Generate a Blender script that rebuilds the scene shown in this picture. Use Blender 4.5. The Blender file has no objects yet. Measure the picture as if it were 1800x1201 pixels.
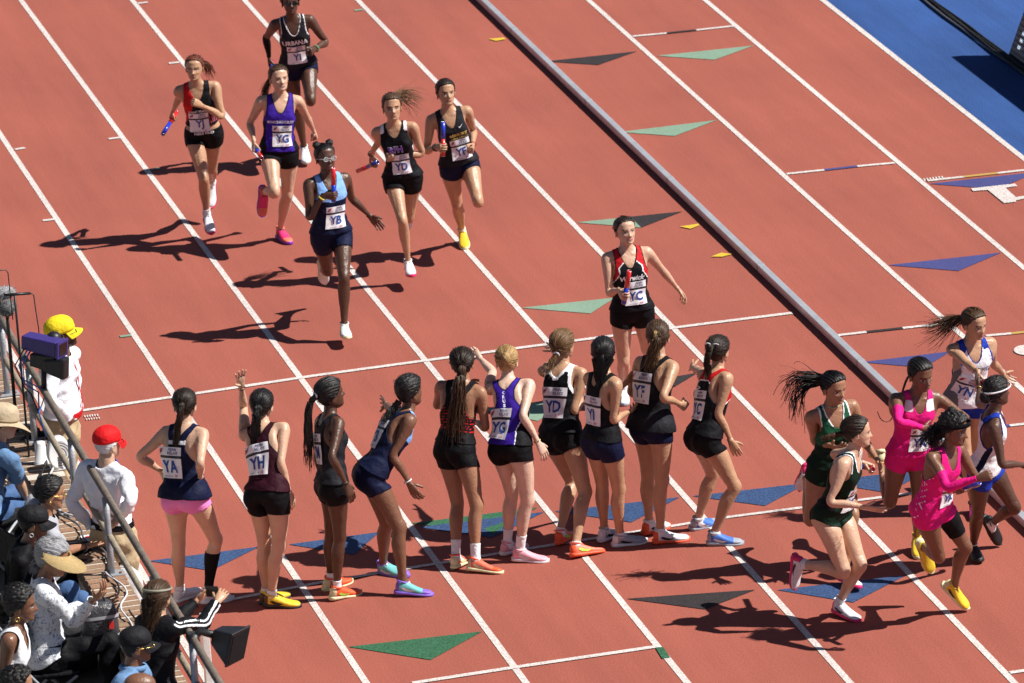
import bpy, bmesh, math, random
import numpy as np
from mathutils import Vector, Matrix
from mathutils.bvhtree import BVHTree
sc=bpy.context.scene; COL=sc.collection
# ---------------------------------------------------------------- camera, sky, sun, exposure
# camera solved from the lane lines (1.07 m apart, running along +Y) and the plumb direction
CAMF,CPITCH,CROLL,CYAW=11221.92,0.29834248,-0.0658157109,0.219396885
CPOS=np.array([-8.20497639,0.,15.7443538])
def cam_axes():
    f=np.array([math.sin(CYAW)*math.cos(CPITCH),math.cos(CYAW)*math.cos(CPITCH),-math.sin(CPITCH)])
    r=np.array([math.cos(CYAW),-math.sin(CYAW),0]); u=np.cross(r,f)
    return math.cos(CROLL)*r+math.sin(CROLL)*u,-math.sin(CROLL)*r+math.cos(CROLL)*u,f
CR,CU,CF=cam_axes()
def px(x,y,z=0.):
    """photo pixel -> point on the horizontal plane at height z"""
    d=CF+(x-900)/CAMF*CR-(y-600.5)/CAMF*CU; return CPOS+d*((z-CPOS[2])/d[2])
cam=bpy.data.cameras.new('camera'); cob=bpy.data.objects.new('camera',cam); COL.objects.link(cob); sc.camera=cob
cam.sensor_width=36; cam.lens=CAMF/1800*36; cam.clip_start=1; cam.clip_end=3000
cob.matrix_world=Matrix(((CR[0],CU[0],-CF[0],CPOS[0]),(CR[1],CU[1],-CF[1],CPOS[1]),(CR[2],CU[2],-CF[2],CPOS[2]),(0,0,0,1)))
cam.dof.use_dof=True; cam.dof.focus_distance=47.5; cam.dof.aperture_fstop=5.6
SUN_EL,SUN_DIR=math.radians(49),np.array([-.93,.37])       # shadows fall along SUN_DIR
w=bpy.data.worlds.new('World'); sc.world=w; w.use_nodes=True; nt=w.node_tree
sky=nt.nodes.new('ShaderNodeTexSky'); sky.sky_type='NISHITA'; sky.sun_disc=False; sky.sun_elevation=SUN_EL
sky.sun_rotation=math.atan2(-SUN_DIR[0],-SUN_DIR[1]); sky.air_density=.55; sky.dust_density=.3
nt.links.new(sky.outputs[0],nt.nodes['Background'].inputs[0]); nt.nodes['Background'].inputs[1].default_value=.05
sun=bpy.data.lights.new('sun','SUN'); sun.energy=5.0; sun.angle=math.radians(.53); sun.color=(1,.955,.89); so=bpy.data.objects.new('sun',sun); COL.objects.link(so)
sd=Vector((SUN_DIR[0]*math.cos(SUN_EL),SUN_DIR[1]*math.cos(SUN_EL),-math.sin(SUN_EL))); so.rotation_euler=sd.to_track_quat('-Z','Y').to_euler(); so.location=(3,45,30)
sc.view_settings.view_transform='Standard'; sc.view_settings.look='None'; sc.view_settings.exposure=0.55; sc.view_settings.gamma=1.0; sc.view_settings.use_curve_mapping=False
random.seed(4)
# ---------------------------------------------------------------- materials
MATS={}
def M(name,col,rough=.6,spec=.4,bump=0.,bscale=60.,var=.0,vscale=8.,metal=0.,sheen=0.,stretch=None,trans=0.,alpha=1.,coat=0.,detail=4.):
    if name in MATS: return MATS[name]
    m=bpy.data.materials.new(name); m.use_nodes=True; nt=m.node_tree; b=nt.nodes['Principled BSDF']
    b.inputs['Base Color'].default_value=(*col,1); b.inputs['Roughness'].default_value=rough; b.inputs['Specular IOR Level'].default_value=spec; b.inputs['Metallic'].default_value=metal
    b.inputs['Sheen Weight'].default_value=sheen; b.inputs['Transmission Weight'].default_value=trans; b.inputs['Alpha'].default_value=alpha; b.inputs['Coat Weight'].default_value=coat
    tc=nt.nodes.new('ShaderNodeTexCoord'); src=tc.outputs['Object']
    if stretch:
        mp=nt.nodes.new('ShaderNodeMapping'); mp.inputs['Scale'].default_value=stretch; nt.links.new(src,mp.inputs[0]); src=mp.outputs[0]
    if var>0:
        n=nt.nodes.new('ShaderNodeTexNoise'); n.inputs['Scale'].default_value=vscale; n.inputs['Detail'].default_value=detail; nt.links.new(src,n.inputs['Vector'])
        mx=nt.nodes.new('ShaderNodeMix'); mx.data_type='RGBA'; nt.links.new(n.outputs['Fac'],mx.inputs['Factor'])
        mx.inputs['A'].default_value=(*[c*(1-var) for c in col],1); mx.inputs['B'].default_value=(*[min(1,c*(1+var)) for c in col],1); nt.links.new(mx.outputs['Result'],b.inputs['Base Color'])
    if bump>0:
        n2=nt.nodes.new('ShaderNodeTexNoise'); n2.inputs['Scale'].default_value=bscale; n2.inputs['Detail'].default_value=3; nt.links.new(src,n2.inputs['Vector'])
        bp=nt.nodes.new('ShaderNodeBump'); bp.inputs['Strength'].default_value=bump; bp.inputs['Distance'].default_value=.02; nt.links.new(n2.outputs['Fac'],bp.inputs['Height']); nt.links.new(bp.outputs[0],b.inputs['Normal'])
    MATS[name]=m; return m
def skin_mat(name,col):
    m=M(name,col,.40,.5,.22,70,.20,11,detail=6.)
    nt=m.node_tree; b=nt.nodes['Principled BSDF']; src=b.inputs['Base Color'].links[0].from_socket
    a=nt.nodes.new('ShaderNodeAttribute'); a.attribute_name='paint'; mx=nt.nodes.new('ShaderNodeMix'); mx.data_type='RGBA'
    nt.links.new(a.outputs['Alpha'],mx.inputs['Factor']); nt.links.new(src,mx.inputs['A']); nt.links.new(a.outputs['Color'],mx.inputs['B']); nt.links.new(mx.outputs['Result'],b.inputs['Base Color'])
    b.inputs['Subsurface Weight'].default_value=.06; b.inputs['Subsurface Radius'].default_value=(.02,.008,.005); b.inputs['Subsurface Scale'].default_value=.5
    return m
SKIN={'pale':skin_mat('skin_pale',(.64,.43,.33)),'fair':skin_mat('skin_fair',(.56,.345,.235)),'light':skin_mat('skin_light',(.455,.26,.155)),'tan':skin_mat('skin_tan',(.33,.165,.095)),
 'brown':skin_mat('skin_brown',(.175,.080,.045)),'dark':skin_mat('skin_dark',(.085,.038,.022))}
def cloth(name,col,rough=.66,bump=.55,bs=20): return M(name,col,rough,.14,bump,bs,.14,22)
def hairm(name,col,rough=.45):
    m=M(name,col,rough,.35); nt=m.node_tree; b=nt.nodes['Principled BSDF']; a=nt.nodes.new('ShaderNodeAttribute'); a.attribute_name='strk'
    n=nt.nodes.new('ShaderNodeTexNoise'); n.noise_dimensions='1D'; n.inputs['Scale'].default_value=9; n.inputs['Detail'].default_value=3; nt.links.new(a.outputs['Fac'],n.inputs['W'])
    r=nt.nodes.new('ShaderNodeValToRGB'); r.color_ramp.elements[0].position=.32; r.color_ramp.elements[1].position=.70; r.color_ramp.elements[0].color=(*[c*.35 for c in col],1); r.color_ramp.elements[1].color=(*[min(1,c*2.0+.003) for c in col],1)
    nt.links.new(n.outputs['Fac'],r.inputs['Fac']); nt.links.new(r.outputs['Color'],b.inputs['Base Color'])
    bp=nt.nodes.new('ShaderNodeBump'); bp.inputs['Strength'].default_value=.6; bp.inputs['Distance'].default_value=.006; nt.links.new(n.outputs['Fac'],bp.inputs['Height']); nt.links.new(bp.outputs[0],b.inputs['Normal']); return m
C={}
for n,c in dict(black=(.0045,.0045,.006),ink=(.006,.006,.008),charcoal=(.015,.015,.019),grey=(.16,.16,.17),navy=(.006,.009,.036),royal=(.010,.035,.32),sky=(.22,.42,.80),purple=(.042,.014,.29),maroon=(.030,.004,.011),
  red=(.50,.012,.016),pink=(.72,.012,.20),rose=(.74,.22,.52),white=(.78,.79,.82),green=(.012,.085,.040),dgreen=(.004,.019,.011),gold=(.55,.38,.08),khaki=(.46,.36,.22),shirt=(.80,.81,.86),denim=(.13,.24,.42),jean=(.06,.12,.26),grayshirt=(.36,.37,.41),print=(.70,.72,.76),brickpink=(.55,.10,.16),tealc=(.10,.42,.45),magenta=(.45,.02,.25)).items(): C[n]=cloth('cloth_'+n,c)
H={n:hairm('hair_'+n,c) for n,c in dict(black=(.006,.005,.005),dbrown=(.018,.010,.006),brown=(.055,.028,.013),auburn=(.10,.026,.012),lbrown=(.13,.070,.030),blonde=(.34,.21,.085),white=(.62,.62,.62),greyh=(.22,.22,.23)).items()}
S_={n:M('shoe_'+n,c,.5,.45,.15,90,.12,40) for n,c in dict(white=(.72,.74,.78),mint=(.60,.72,.66),hotpink=(.75,.03,.16),purple=(.20,.03,.45),yellow=(.75,.52,.03),orange=(.80,.10,.03),coral=(.80,.17,.10),lime=(.45,.75,.10),teal=(.16,.50,.50),violet=(.22,.12,.60),pink=(.78,.38,.45),grey=(.33,.36,.42),blue=(.06,.17,.55),black=(.012,.012,.014),cream=(.70,.66,.40),magenta=(.50,.02,.25),brown=(.10,.05,.02)).items()}
for n,c in dict(bib=(.80,.80,.83),bib_dark=(.03,.03,.04),bib_blue=(.02,.07,.30),bib_navy=(.03,.04,.16),bib_red=(.55,.03,.04),bib_pink=(.50,.12,.22),bib_grey=(.30,.30,.34)).items(): M(n,c,.55,.35)
for n,c in dict(lt_white=(.78,.78,.80),lt_purple=(.16,.05,.50),lt_gold=(.60,.42,.10),lt_navy=(.012,.02,.09),lt_pink=(.80,.55,.65)).items(): M(n,c,.6,.3)
BR=M('baton_red',(.60,.02,.02),.25,.5,coat=.4); BBL=M('baton_blue',(.015,.04,.45),.25,.5,coat=.4); BMET=M('baton_rim',(.6,.6,.62),.3,.5,metal=1)
GLASSF=M('spectacle_frame',(.55,.55,.58),.25,.5); GLASSD=M('spectacle_dark',(.012,.012,.014),.2,.5); LENS=M('lens_glass',(.55,.6,.62),.05,.5,alpha=.25)
BLACKP=M('black_plastic',(.012,.012,.014),.45,.45,.1,120); GOLDM=M('gold_metal',(.75,.5,.15),.3,.5,metal=1); STRAP=M('strap_black',(.01,.01,.012),.6)

# ---------------------------------------------------------------- human template
def Rx(a): c,s=math.cos(a),math.sin(a); return np.array([[1,0,0],[0,c,-s],[0,s,c]])
def Ry(a): c,s=math.cos(a),math.sin(a); return np.array([[c,0,s],[0,1,0],[-s,0,c]])
def Rz(a): c,s=math.cos(a),math.sin(a); return np.array([[c,-s,0],[s,c,0],[0,0,1]])
def er(v):
    v=np.asarray(v,float); a=np.linalg.norm(v)
    if a<1e-9: return np.eye(3)
    k=v/a; K=np.array([[0,-k[2],k[1]],[k[2],0,-k[0]],[-k[1],k[0],0]])
    return np.eye(3)+math.sin(a)*K+(1-math.cos(a))*K@K
def rvec(R):
    a=math.acos(max(-1,min(1,(np.trace(R)-1)/2)))
    if a<1e-8: return np.zeros(3)
    if a>math.pi-1e-4:
        B=(R+np.eye(3))/2; k=int(np.argmax(np.diag(B))); return B[:,k]/math.sqrt(B[k,k])*a
    return a/(2*math.sin(a))*np.array([R[2,1]-R[1,2],R[0,2]-R[2,0],R[1,0]-R[0,1]])
def half(A,B,t=.5): return A@er(t*rvec(A.T@B))
AA=math.radians(40)
JR=dict(pel=(0,0,.93),hip=(.088,0,.90),kn=(.092,-.005,.485),an=(.095,.02,.085),wa=(0,.005,1.04),ch=(0,.01,1.20),ne=(0,.02,1.415),hd=(0,.005,1.49),sh=(.165,.02,1.37))
JR={k:np.array(v,float) for k,v in JR.items()}
UAL,FAL=.275,.235
def adir(s): return np.array([s*math.sin(AA),0,-math.cos(AA)])
def mir(v,s): return np.array([s*v[0],v[1],v[2]])
BONES=['pel','wa','ch','ne','hd']+[b+S for S in 'LR' for b in ('ua','fa','th','sn','ft')]
BI={b:i for i,b in enumerate(BONES)}
PARENT={'wa':'pel','ch':'wa','ne':'ch','hd':'ne'}
for S in 'LR': PARENT.update({'ua'+S:'ch','fa'+S:'ua'+S,'th'+S:'pel','sn'+S:'th'+S,'ft'+S:'sn'+S})
REST={'pel':JR['pel'],'wa':JR['wa'],'ch':JR['ch'],'ne':JR['ne'],'hd':JR['hd']}
for S,s_ in (('L',1),('R',-1)):
    REST['ua'+S]=mir(JR['sh'],s_); REST['fa'+S]=REST['ua'+S]+adir(s_)*UAL; REST['ha'+S]=REST['fa'+S]+adir(s_)*FAL
    REST['th'+S]=mir(JR['hip'],s_); REST['sn'+S]=mir(JR['kn'],s_); REST['ft'+S]=mir(JR['an'],s_)

class Geo:
    def __init__(s): s.v=[]; s.f=[]
    def add(s,v,f):
        o=len(s.v); s.v.extend(map(tuple,v)); s.f.extend([tuple(i+o for i in q) for q in f])
def ring(c,u,v,ru,rf,rb,n=18,pw=2.0):
    out=[]
    for i in range(n):
        a=2*math.pi*i/n; ca,sa=math.cos(a),math.sin(a)
        x=math.copysign(abs(ca)**(2/pw),ca)*ru; y=math.copysign(abs(sa)**(2/pw),sa)*(rf if sa>0 else rb)
        out.append(np.asarray(c)+np.asarray(u)*x+np.asarray(v)*y)
    return out
def loft(rings,cap=True):
    n=len(rings[0]); V=[p for r in rings for p in r]; F=[]
    for k in range(len(rings)-1):
        for i in range(n):
            j=(i+1)%n; F.append((k*n+i,k*n+j,(k+1)*n+j,(k+1)*n+i))
    if cap:
        F.append(tuple(range(n-1,-1,-1))); F.append(tuple((len(rings)-1)*n+i for i in range(n)))
    return V,F
def ellipsoid(c,r,R=None,nu=14,nv=10):
    V=[];F=[]
    for j in range(1,nv):
        t=math.pi*j/nv
        for i in range(nu):
            a=2*math.pi*i/nu; V.append((math.sin(t)*math.cos(a)*r[0],math.sin(t)*math.sin(a)*r[1],math.cos(t)*r[2]))
    V.append((0,0,r[2]));V.append((0,0,-r[2])); T,Bm=len(V)-2,len(V)-1
    for j in range(nv-2):
        for i in range(nu):
            k=(i+1)%nu; F.append((j*nu+i,(j+1)*nu+i,(j+1)*nu+k,j*nu+k))
    for i in range(nu):
        k=(i+1)%nu; F.append((T,i,k)); F.append((Bm,(nv-2)*nu+k,(nv-2)*nu+i))
    V=np.array(V)
    if R is not None: V=V@np.asarray(R).T
    return V+np.asarray(c),F
def seg_loft(a,b,u,v,st,n=16):
    a=np.asarray(a);b=np.asarray(b); return loft([ring(a+(b-a)*t+np.asarray(v)*off,u,v,ru,rf,rb,n) for t,ru,rf,rb,off in st])
def to_obj(g,name='tmp'):
    me=bpy.data.meshes.new(name); me.from_pydata([tuple(map(float,p)) for p in g.v],[],g.f); me.validate(); me.update()
    return me
def remesh(g,vox,smooth=4,fac=.5):
    me=to_obj(g); ob=bpy.data.objects.new('tmp',me); bpy.context.scene.collection.objects.link(ob)
    bm=bmesh.new(); bm.from_mesh(me); bmesh.ops.recalc_face_normals(bm,faces=bm.faces); bm.to_mesh(me); bm.free()
    m=ob.modifiers.new('r','REMESH'); m.mode='VOXEL'; m.voxel_size=vox
    dg=bpy.context.evaluated_depsgraph_get(); dg.update(); e=ob.evaluated_get(dg); me2=bpy.data.meshes.new_from_object(e)
    n=len(me2.vertices); V=np.empty(n*3); me2.vertices.foreach_get('co',V); V=V.reshape(-1,3)
    me2.calc_loop_triangles(); T=np.empty(len(me2.loop_triangles)*3,int); me2.loop_triangles.foreach_get('vertices',T); T=T.reshape(-1,3)
    bpy.data.objects.remove(ob); bpy.data.meshes.remove(me); bpy.data.meshes.remove(me2)
    E=edges_of(T)
    for _ in range(smooth): V=lap(V,E,fac)
    return V,T
def edges_of(T):
    E=np.concatenate([T[:,[0,1]],T[:,[1,2]],T[:,[2,0]]]); E.sort(axis=1); return np.unique(E,axis=0)
def lap(X,E,fac):
    n=len(X); S=np.zeros_like(X); C=np.zeros(n)
    for d in range(X.shape[1]):
        S[:,d]=np.bincount(E[:,0],X[E[:,1],d],n)+np.bincount(E[:,1],X[E[:,0],d],n)
    C=np.bincount(E[:,0],minlength=n)+np.bincount(E[:,1],minlength=n)
    return X+fac*(S/np.maximum(C,1)[:,None]-X)
def vnormals(V,T):
    fn=np.cross(V[T[:,1]]-V[T[:,0]],V[T[:,2]]-V[T[:,0]]); N=np.zeros_like(V)
    for k in range(3):
        for d in range(3): N[:,d]+=np.bincount(T[:,k],fn[:,d],len(V))
    return N/np.maximum(np.linalg.norm(N,axis=1),1e-12)[:,None]

def body_geo(w=1.0,belly=0.,bust=1.,male=False,vox=.0126):
    """w: girth factor. One continuous surface in an A-pose, facing -Y."""
    g=Geo(); X=np.array([1.,0,0]); F=np.array([0,-1.,0]); Z=np.array([0,0,1.])
    sh=1.13 if male else 1.0; hw=.93 if male else 1.0
    def tr(z,hwid,f,b,yo=0,pw=2.3): return ring((0,yo,z),X,F,hwid,f,b,26,pw)
    B=belly
    tor=[tr(.835,.07*w*hw,.06,.07,.0),tr(.86,.135*w*hw,.085,.095,.005),tr(.895,.163*w*hw,.096*w,.108*w,.005),tr(.94,.164*w*hw,.098*w+B*.4,.108*w,.005),
         tr(.985,.150*w*hw+B*.3,.094*w+B*.9,.092*w,.004),tr(1.03,.130*w+B*.6,.086*w+B,.080*w,.004),tr(1.075,.122*w+B*.6,.083*w+B,.078*w,.004),
         tr(1.12,.125*w+B*.5,.086*w+B*.8,.082*w,.006),tr(1.18,.135*w*sh+B*.3,.094*w+B*.4,.090*w,.01),tr(1.25,.146*w*sh,.100*w,.096*w,.012),
         tr(1.31,.152*w*sh,.092*w,.096,.014),tr(1.355,.150*w*sh,.076*w,.088,.018),tr(1.39,.115*w*sh,.058,.072,.02),tr(1.415,.078*w,.05,.06,.02),tr(1.435,.058,.048,.054,.016)]
    g.add(*loft(tor))
    nk=1.18 if male else 1.0
    g.add(*loft([ring((0,.02,1.38),X,F,.056*nk,.050*nk,.056*nk),ring((0,.015,1.44),X,F,.052*nk,.050*nk,.052*nk),ring((0,.008,1.49),X,F,.050*nk,.050,.052*nk),ring((0,.0,1.53),X,F,.048*nk,.046,.05)]))
    for s in (1,-1):
        # trapezius slope, deltoid, pectoral/bust, glutes, scapula
        g.add(*seg_loft((s*.035,.022,1.425),(s*.155*sh,.022,1.385),(0,0,1),F,[(0,.03,.036,.036,0),(.5,.026,.040,.040,0),(1,.034,.042,.044,0)]))
        g.add(*ellipsoid((s*.160*sh,.020,1.366),(.050*w*sh,.052*w,.056)))
        if bust>0: g.add(*ellipsoid((s*.066,-.060,1.245),(.062,.044*bust,.056)))
        g.add(*ellipsoid((s*.074*hw,.056*w,.888),(.078*w,.064*w,.080)))
        g.add(*ellipsoid((s*.085,.075,1.28),(.055,.030,.075)))
        g.add(*ellipsoid((s*.125*hw,.0,.90),(.050*w,.075*w,.085)))
        # leg
        hp=mir(JR['hip'],s); kn=mir(JR['kn'],s); an=mir(JR['an'],s)
        st=[(-.03,.080,.085,.085,0),(.06,.085,.088,.092,0),(.18,.084,.086,.086,.004),(.35,.077,.080,.076,.006),(.55,.066,.071,.064,.006),(.75,.056,.061,.055,.004),(.90,.051,.056,.052,0),(1.0,.049,.055,.050,0),(1.06,.048,.05,.05,0)]
        g.add(*seg_loft(hp,kn,X,F,[(t,a*w,b*w,c*w,o) for t,a,b,c,o in st],18))
        st=[(-.06,.047,.052,.047,0),(.02,.047,.053,.048,0),(.12,.049,.044,.056,0),(.26,.053,.040,.066,0),(.42,.049,.037,.060,0),(.60,.040,.034,.046,0),(.78,.032,.031,.036,0),(.92,.029,.031,.034,0),(1.05,.032,.034,.036,0)]
        g.add(*seg_loft(kn,an,X,F,[(t,a*w,b*w,c*w,o) for t,a,b,c,o in st],18))
        # foot
        g.add(*loft([ring((s*.095,y,zc),X,Z,rx,ru,rd) for y,zc,rx,ru,rd in [(.062,.035,.020,.025,.018),(.05,.045,.030,.04,.033),(.02,.05,.033,.05,.04),(-.03,.042,.036,.036,.034),(-.08,.032,.041,.022,.026),(-.12,.026,.043,.016,.02),(-.15,.022,.036,.012,.014),(-.168,.02,.022,.008,.01)]]))
        # arm
        A=mir(JR['sh']*np.array([sh,1,1]),s); d=adir(s); u=np.array([math.cos(AA),0,s*math.sin(AA)]); e=A+d*UAL; wr=e+d*FAL
        aw=w*(1.15 if male else 1)
        st=[(-.05,.040,.046,.046,0),(.08,.046,.050,.050,0),(.25,.044,.047,.046,0),(.45,.040,.043,.041,0),(.65,.036,.038,.037,0),(.85,.033,.034,.034,0),(1.0,.033,.033,.034,0),(1.06,.031,.031,.031,0)]
        g.add(*seg_loft(A,e,u,F,[(t,a*aw,b*aw,c*aw,o) for t,a,b,c,o in st],16))
        st=[(-.06,.031,.031,.032,0),(.06,.034,.036,.034,0),(.22,.035,.038,.034,0),(.45,.031,.034,.030,0),(.7,.025,.028,.024,0),(.9,.0205,.026,.021,0),(1.02,.0195,.027,.022,0)]
        g.add(*seg_loft(e,wr,u,F,[(t,a*aw,b*aw,c*aw,o) for t,a,b,c,o in st],16))
    V,T=remesh(g,vox,4,.55)
    N=vnormals(V,T); x,y,z=V.T; ax=np.abs(x); d=np.zeros(len(V)); E=lambda u,m,s_:np.exp(-((u-m)/s_)**2)
    d-=.007*E(x,0,.012)*np.clip((z-.99)/.05,0,1)*np.clip((1.40-z)/.05,0,1)*(y>.02)          # spine
    d+=.0055*E(z,1.392-.10*ax,.011)*np.clip((ax-.015)/.02,0,1)*np.clip((.15-ax)/.03,0,1)*(y<.0)   # collar bones
    d+=.007*np.exp(-((ax-.092)/.024)**2-((z-.492)/.030)**2)*(y<-.02)-.004*np.exp(-((ax-.092)/.03)**2-((z-.545)/.014)**2)*(y<-.02)   # knee caps
    d-=.0045*E(ax,.118,.010)*np.clip((z-.56)/.05,0,1)*np.clip((.80-z)/.06,0,1)*(y<.0)        # thigh muscle line
    d-=.004*E(ax,.093,.008)*np.clip((z-.28)/.04,0,1)*np.clip((.42-z)/.04,0,1)*(y>.02)        # calf split
    d-=.004*E(ax,.125,.012)*np.clip((z-1.22)/.04,0,1)*np.clip((1.34-z)/.04,0,1)*(y>.05)      # shoulder blade edge
    V=V+N*d[:,None]
    return V,T
def body_weights(V,T,sh=1.0):
    n=len(V); W=np.zeros((n,len(BONES))); lab=np.zeros(n,int)
    x,y,z=V.T; ax=np.abs(x)
    lab[:]=BI['ch']; lab[z<1.12]=BI['wa']; lab[z<.985]=BI['pel']; lab[z>1.42]=BI['ne']; lab[z>1.485]=BI['hd']
    for S,s in (('L',1),('R',-1)):
        side=x*s>0
        A=mir(JR['sh'],s); d=adir(s); t=(V-A)@d; perp=np.linalg.norm(V-A-t[:,None]*d,axis=1)
        arm=side&(((t>-.005)&(ax>.150)&(perp<.11)&(z<1.43)&(t+ (ax-.165)*.6>.0))|(t>.17)&(perp<.08))
        lab[arm]=BI['ua'+S]; lab[arm&(t>UAL)]=BI['fa'+S]
        leg=side&(z<.865+.22*np.maximum(0,ax-.09)-.12*np.maximum(0,y))&~arm
        lab[leg]=BI['th'+S]; lab[leg&(z<.485)]=BI['sn'+S]; lab[leg&(z<.078)|(leg&(z<.1)&(y<-.03))]=BI['ft'+S]
    W[np.arange(n),lab]=1; E=edges_of(T)
    for _ in range(38): W=lap(W,E,.6)
    W/=W.sum(1,keepdims=True); return W

# head: dense grid of rings, face towards -Y; origin = template space
HZ=np.array([0,.006,.016,.03,.05,.075,.10,.13,.16,.185,.203,.212,.2165])
HW=np.array([.012,.028,.040,.050,.0585,.064,.068,.0725,.0735,.066,.046,.026,.002])
HF=np.array([.062,.082,.089,.0895,.0895,.089,.088,.0905,.084,.066,.042,.022,.002])
HB=np.array([-.03,-.02,-.005,.020,.050,.072,.086,.095,.094,.078,.052,.028,.002])
def head_geo(seed=0,fem=True,nr=56,na=72):
    rs=np.random.RandomState(seed); zz=np.linspace(0,1,nr); zz=.2165*(zz**.92)
    zz=.2165*np.sin(np.linspace(0,1,nr)*math.pi/2)**.95
    dome=lambda a: np.where(zz>.15,0,a)
    def f(A):
        a=np.interp(zz,HZ,A)
        for _ in range(4): a=np.concatenate([a[:1],(a[:-2]+2*a[1:-1]+a[2:])/4,a[-1:]])
        k=np.interp(.15,HZ,A); t=np.clip((zz-.15)/(.2168-.15),0,1); el=k*np.sqrt(np.maximum(0,1-t**2.15)); b=np.clip((zz-.145)/.02,0,1)
        return a*(1-b)+el*b
    wv,ff,bb=f(HW)*.98,f(HF),f(HB); j=rs.normal(0,1,8)
    V=[]
    for k in range(nr):
        yc=(bb[k]-ff[k])/2; ry=(bb[k]+ff[k])/2
        for i in range(na):
            a=2*math.pi*i/na
            # concentrate samples on the face
            aa=a+.42*math.sin(a+math.pi/2*0)*0
            x=math.cos(a); y=math.sin(a); pw=2.25
            X=math.copysign(abs(x)**(2/pw),x)*wv[k]; Y=math.copysign(abs(y)**(2/pw),y)*ry+yc
            V.append((X,Y,zz[k]))
    V=np.array(V); x,y,z=V.T.copy(); fr=np.clip(-y/.06,0,1)**1.0*(y<0)
    G=lambda x0,z0,sx,sz:np.exp(-((x-x0)/sx)**2-((z-z0)/sz)**2)
    d=np.zeros(len(V)); ax=np.abs(x)
    GA=lambda x0,z0,sx,sz:np.exp(-((ax-x0)/sx)**2-((z-z0)/sz)**2)
    nz=np.clip((.118-z)/.042,0,1); d+=np.where((z>.066)&(z<.13),1,0)*0
    nose=np.exp(-(x/(.0075+.006*nz))**2)*(.004+.0185*nz**1.4)*np.clip((z-.066)/.008,0,1)*np.clip((.128-z)/.02,0,1)
    d+=nose*(1+.22*j[0])
    d-=.0105*GA(.031,.106,.017,.011); d+=.0035*GA(.028,.124,.02,.007)
    d+=.0055*GA(.030,.1055,.0115,.0065)          # eyeball / lids
    d+=.004*GA(.045,.083,.016,.014)               # cheek
    d-=.004*GA(.040,.050,.014,.02)
    d+=.0055*G(0,.0525,.018,.0042)+.0062*G(0,.0425,.016,.0045)-.0035*G(0,.0475,.022,.0016)
    d-=.004*G(0,.034,.02,.005); d+=.005*G(0,.018,.016,.01); d-=.003*G(0,.060,.006,.006)
    y=y-d*np.clip(fr*1.6,0,1)
    jaw=np.clip((.085-z)/.07,0,1); x=x*(1+.035*j[1]+.05*j[2]*jaw); y=y*(1+.02*j[3]); z=z*(1+.025*j[4])
    V=np.stack([x,y,z],1)
    F=[]
    for k in range(nr-1):
        for i in range(na):
            q=(i+1)%na; a,b,c,e=k*na+i,k*na+q,(k+1)*na+q,(k+1)*na+i; F+=[(a,b,c),(a,c,e)]
    V=np.concatenate([V,[[0,(bb[0]-ff[0])/2,zz[0]],[0,0,zz[-1]+.0005]]]); n0=nr*na
    for i in range(na):
        q=(i+1)%na; F.append((n0,q,i)); F.append((n0+1,(nr-1)*na+i,(nr-1)*na+q))
    # paint: rgb,a
    P=np.zeros((len(V),4)); X,Y,Zc=V.T; AX=np.abs(X); front=Y<-.03
    lip=front&((X/.0235)**2+((Zc-.0475)/.0098)**2<1); P[lip]=(.40,.10,.09,.75)
    op=[.0016,.0052,.0028,.0062,.0020][seed%5]; line=front&(AX<.019)&(np.abs(Zc-.0472)<op*(1-.6*(AX/.019)**2)); P[line]=(.07,.02,.02,.88)
    tee=line&(op>.004)&(Zc>.0480)&(AX<.012); P[tee]=(.55,.52,.48,.9)
    br=front&(np.abs(AX-.031)<.017)&(np.abs(Zc-(.121+.004*np.sin(np.clip((AX-.014)/.034,0,1)*2.6)))<.0042); P[br]=(.02,.012,.008,.92)
    ey=front&(((AX-.031)/.0155)**2+((Zc-.1055)/.0064)**2<1); P[ey]=(.75,.72,.70,.9)
    ir=front&(((AX-.031)/.0062)**2+((Zc-.1058)/.0060)**2<1); P[ir]=(.02,.012,.008,1)
    li=front&(np.abs(AX-.031)<.0165)&(np.abs(Zc-(.1055+.0066*(1-((AX-.031)/.0165)**2)))<.0022); P[li]=(.02,.012,.01,.85)
    ns=front&(((AX-.0075)/.0035)**2+((Zc-.0675)/.003)**2<1); P[ns]=(.08,.02,.02,.7)
    ck=front&(((AX-.043)/.018)**2+((Zc-.080)/.016)**2<1)&(P[:,3]==0); P[ck]=(.45,.13,.10,.12)
    so=front&(((AX-.031)/.020)**2+((Zc-.107)/.012)**2<1)&(P[:,3]==0); P[so]=(.10,.04,.03,.38)  # eye-socket shade painted into the skin colour
    T=np.array(F)
    Vs=[V];Ts=[T];Ps=[P]; o=len(V)
    for s in (1,-1):
        ev,ef=ellipsoid((s*.0715,.012,.092),(.008,.019,.031),Rx(.2)@Rz(s*.35),12,8)
        dd=(ev-np.array([s*.079,.01,.095])); ev=ev.copy(); ev[:,0]-=s*.005*np.exp(-(dd[:,1]/.010)**2-(dd[:,2]/.016)**2)
        tri=[]
        for q in ef: tri+= [(q[0],q[1],q[2])]+([(q[0],q[2],q[3])] if len(q)==4 else [])
        Vs.append(ev);Ts.append(np.array(tri)+o);Ps.append(np.zeros((len(ev),4))); o+=len(ev)
    V=np.concatenate(Vs)*1.0; V[:,2]+=1.463
    return V,np.concatenate(Ts),np.concatenate(Ps),(nr,na)
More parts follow.
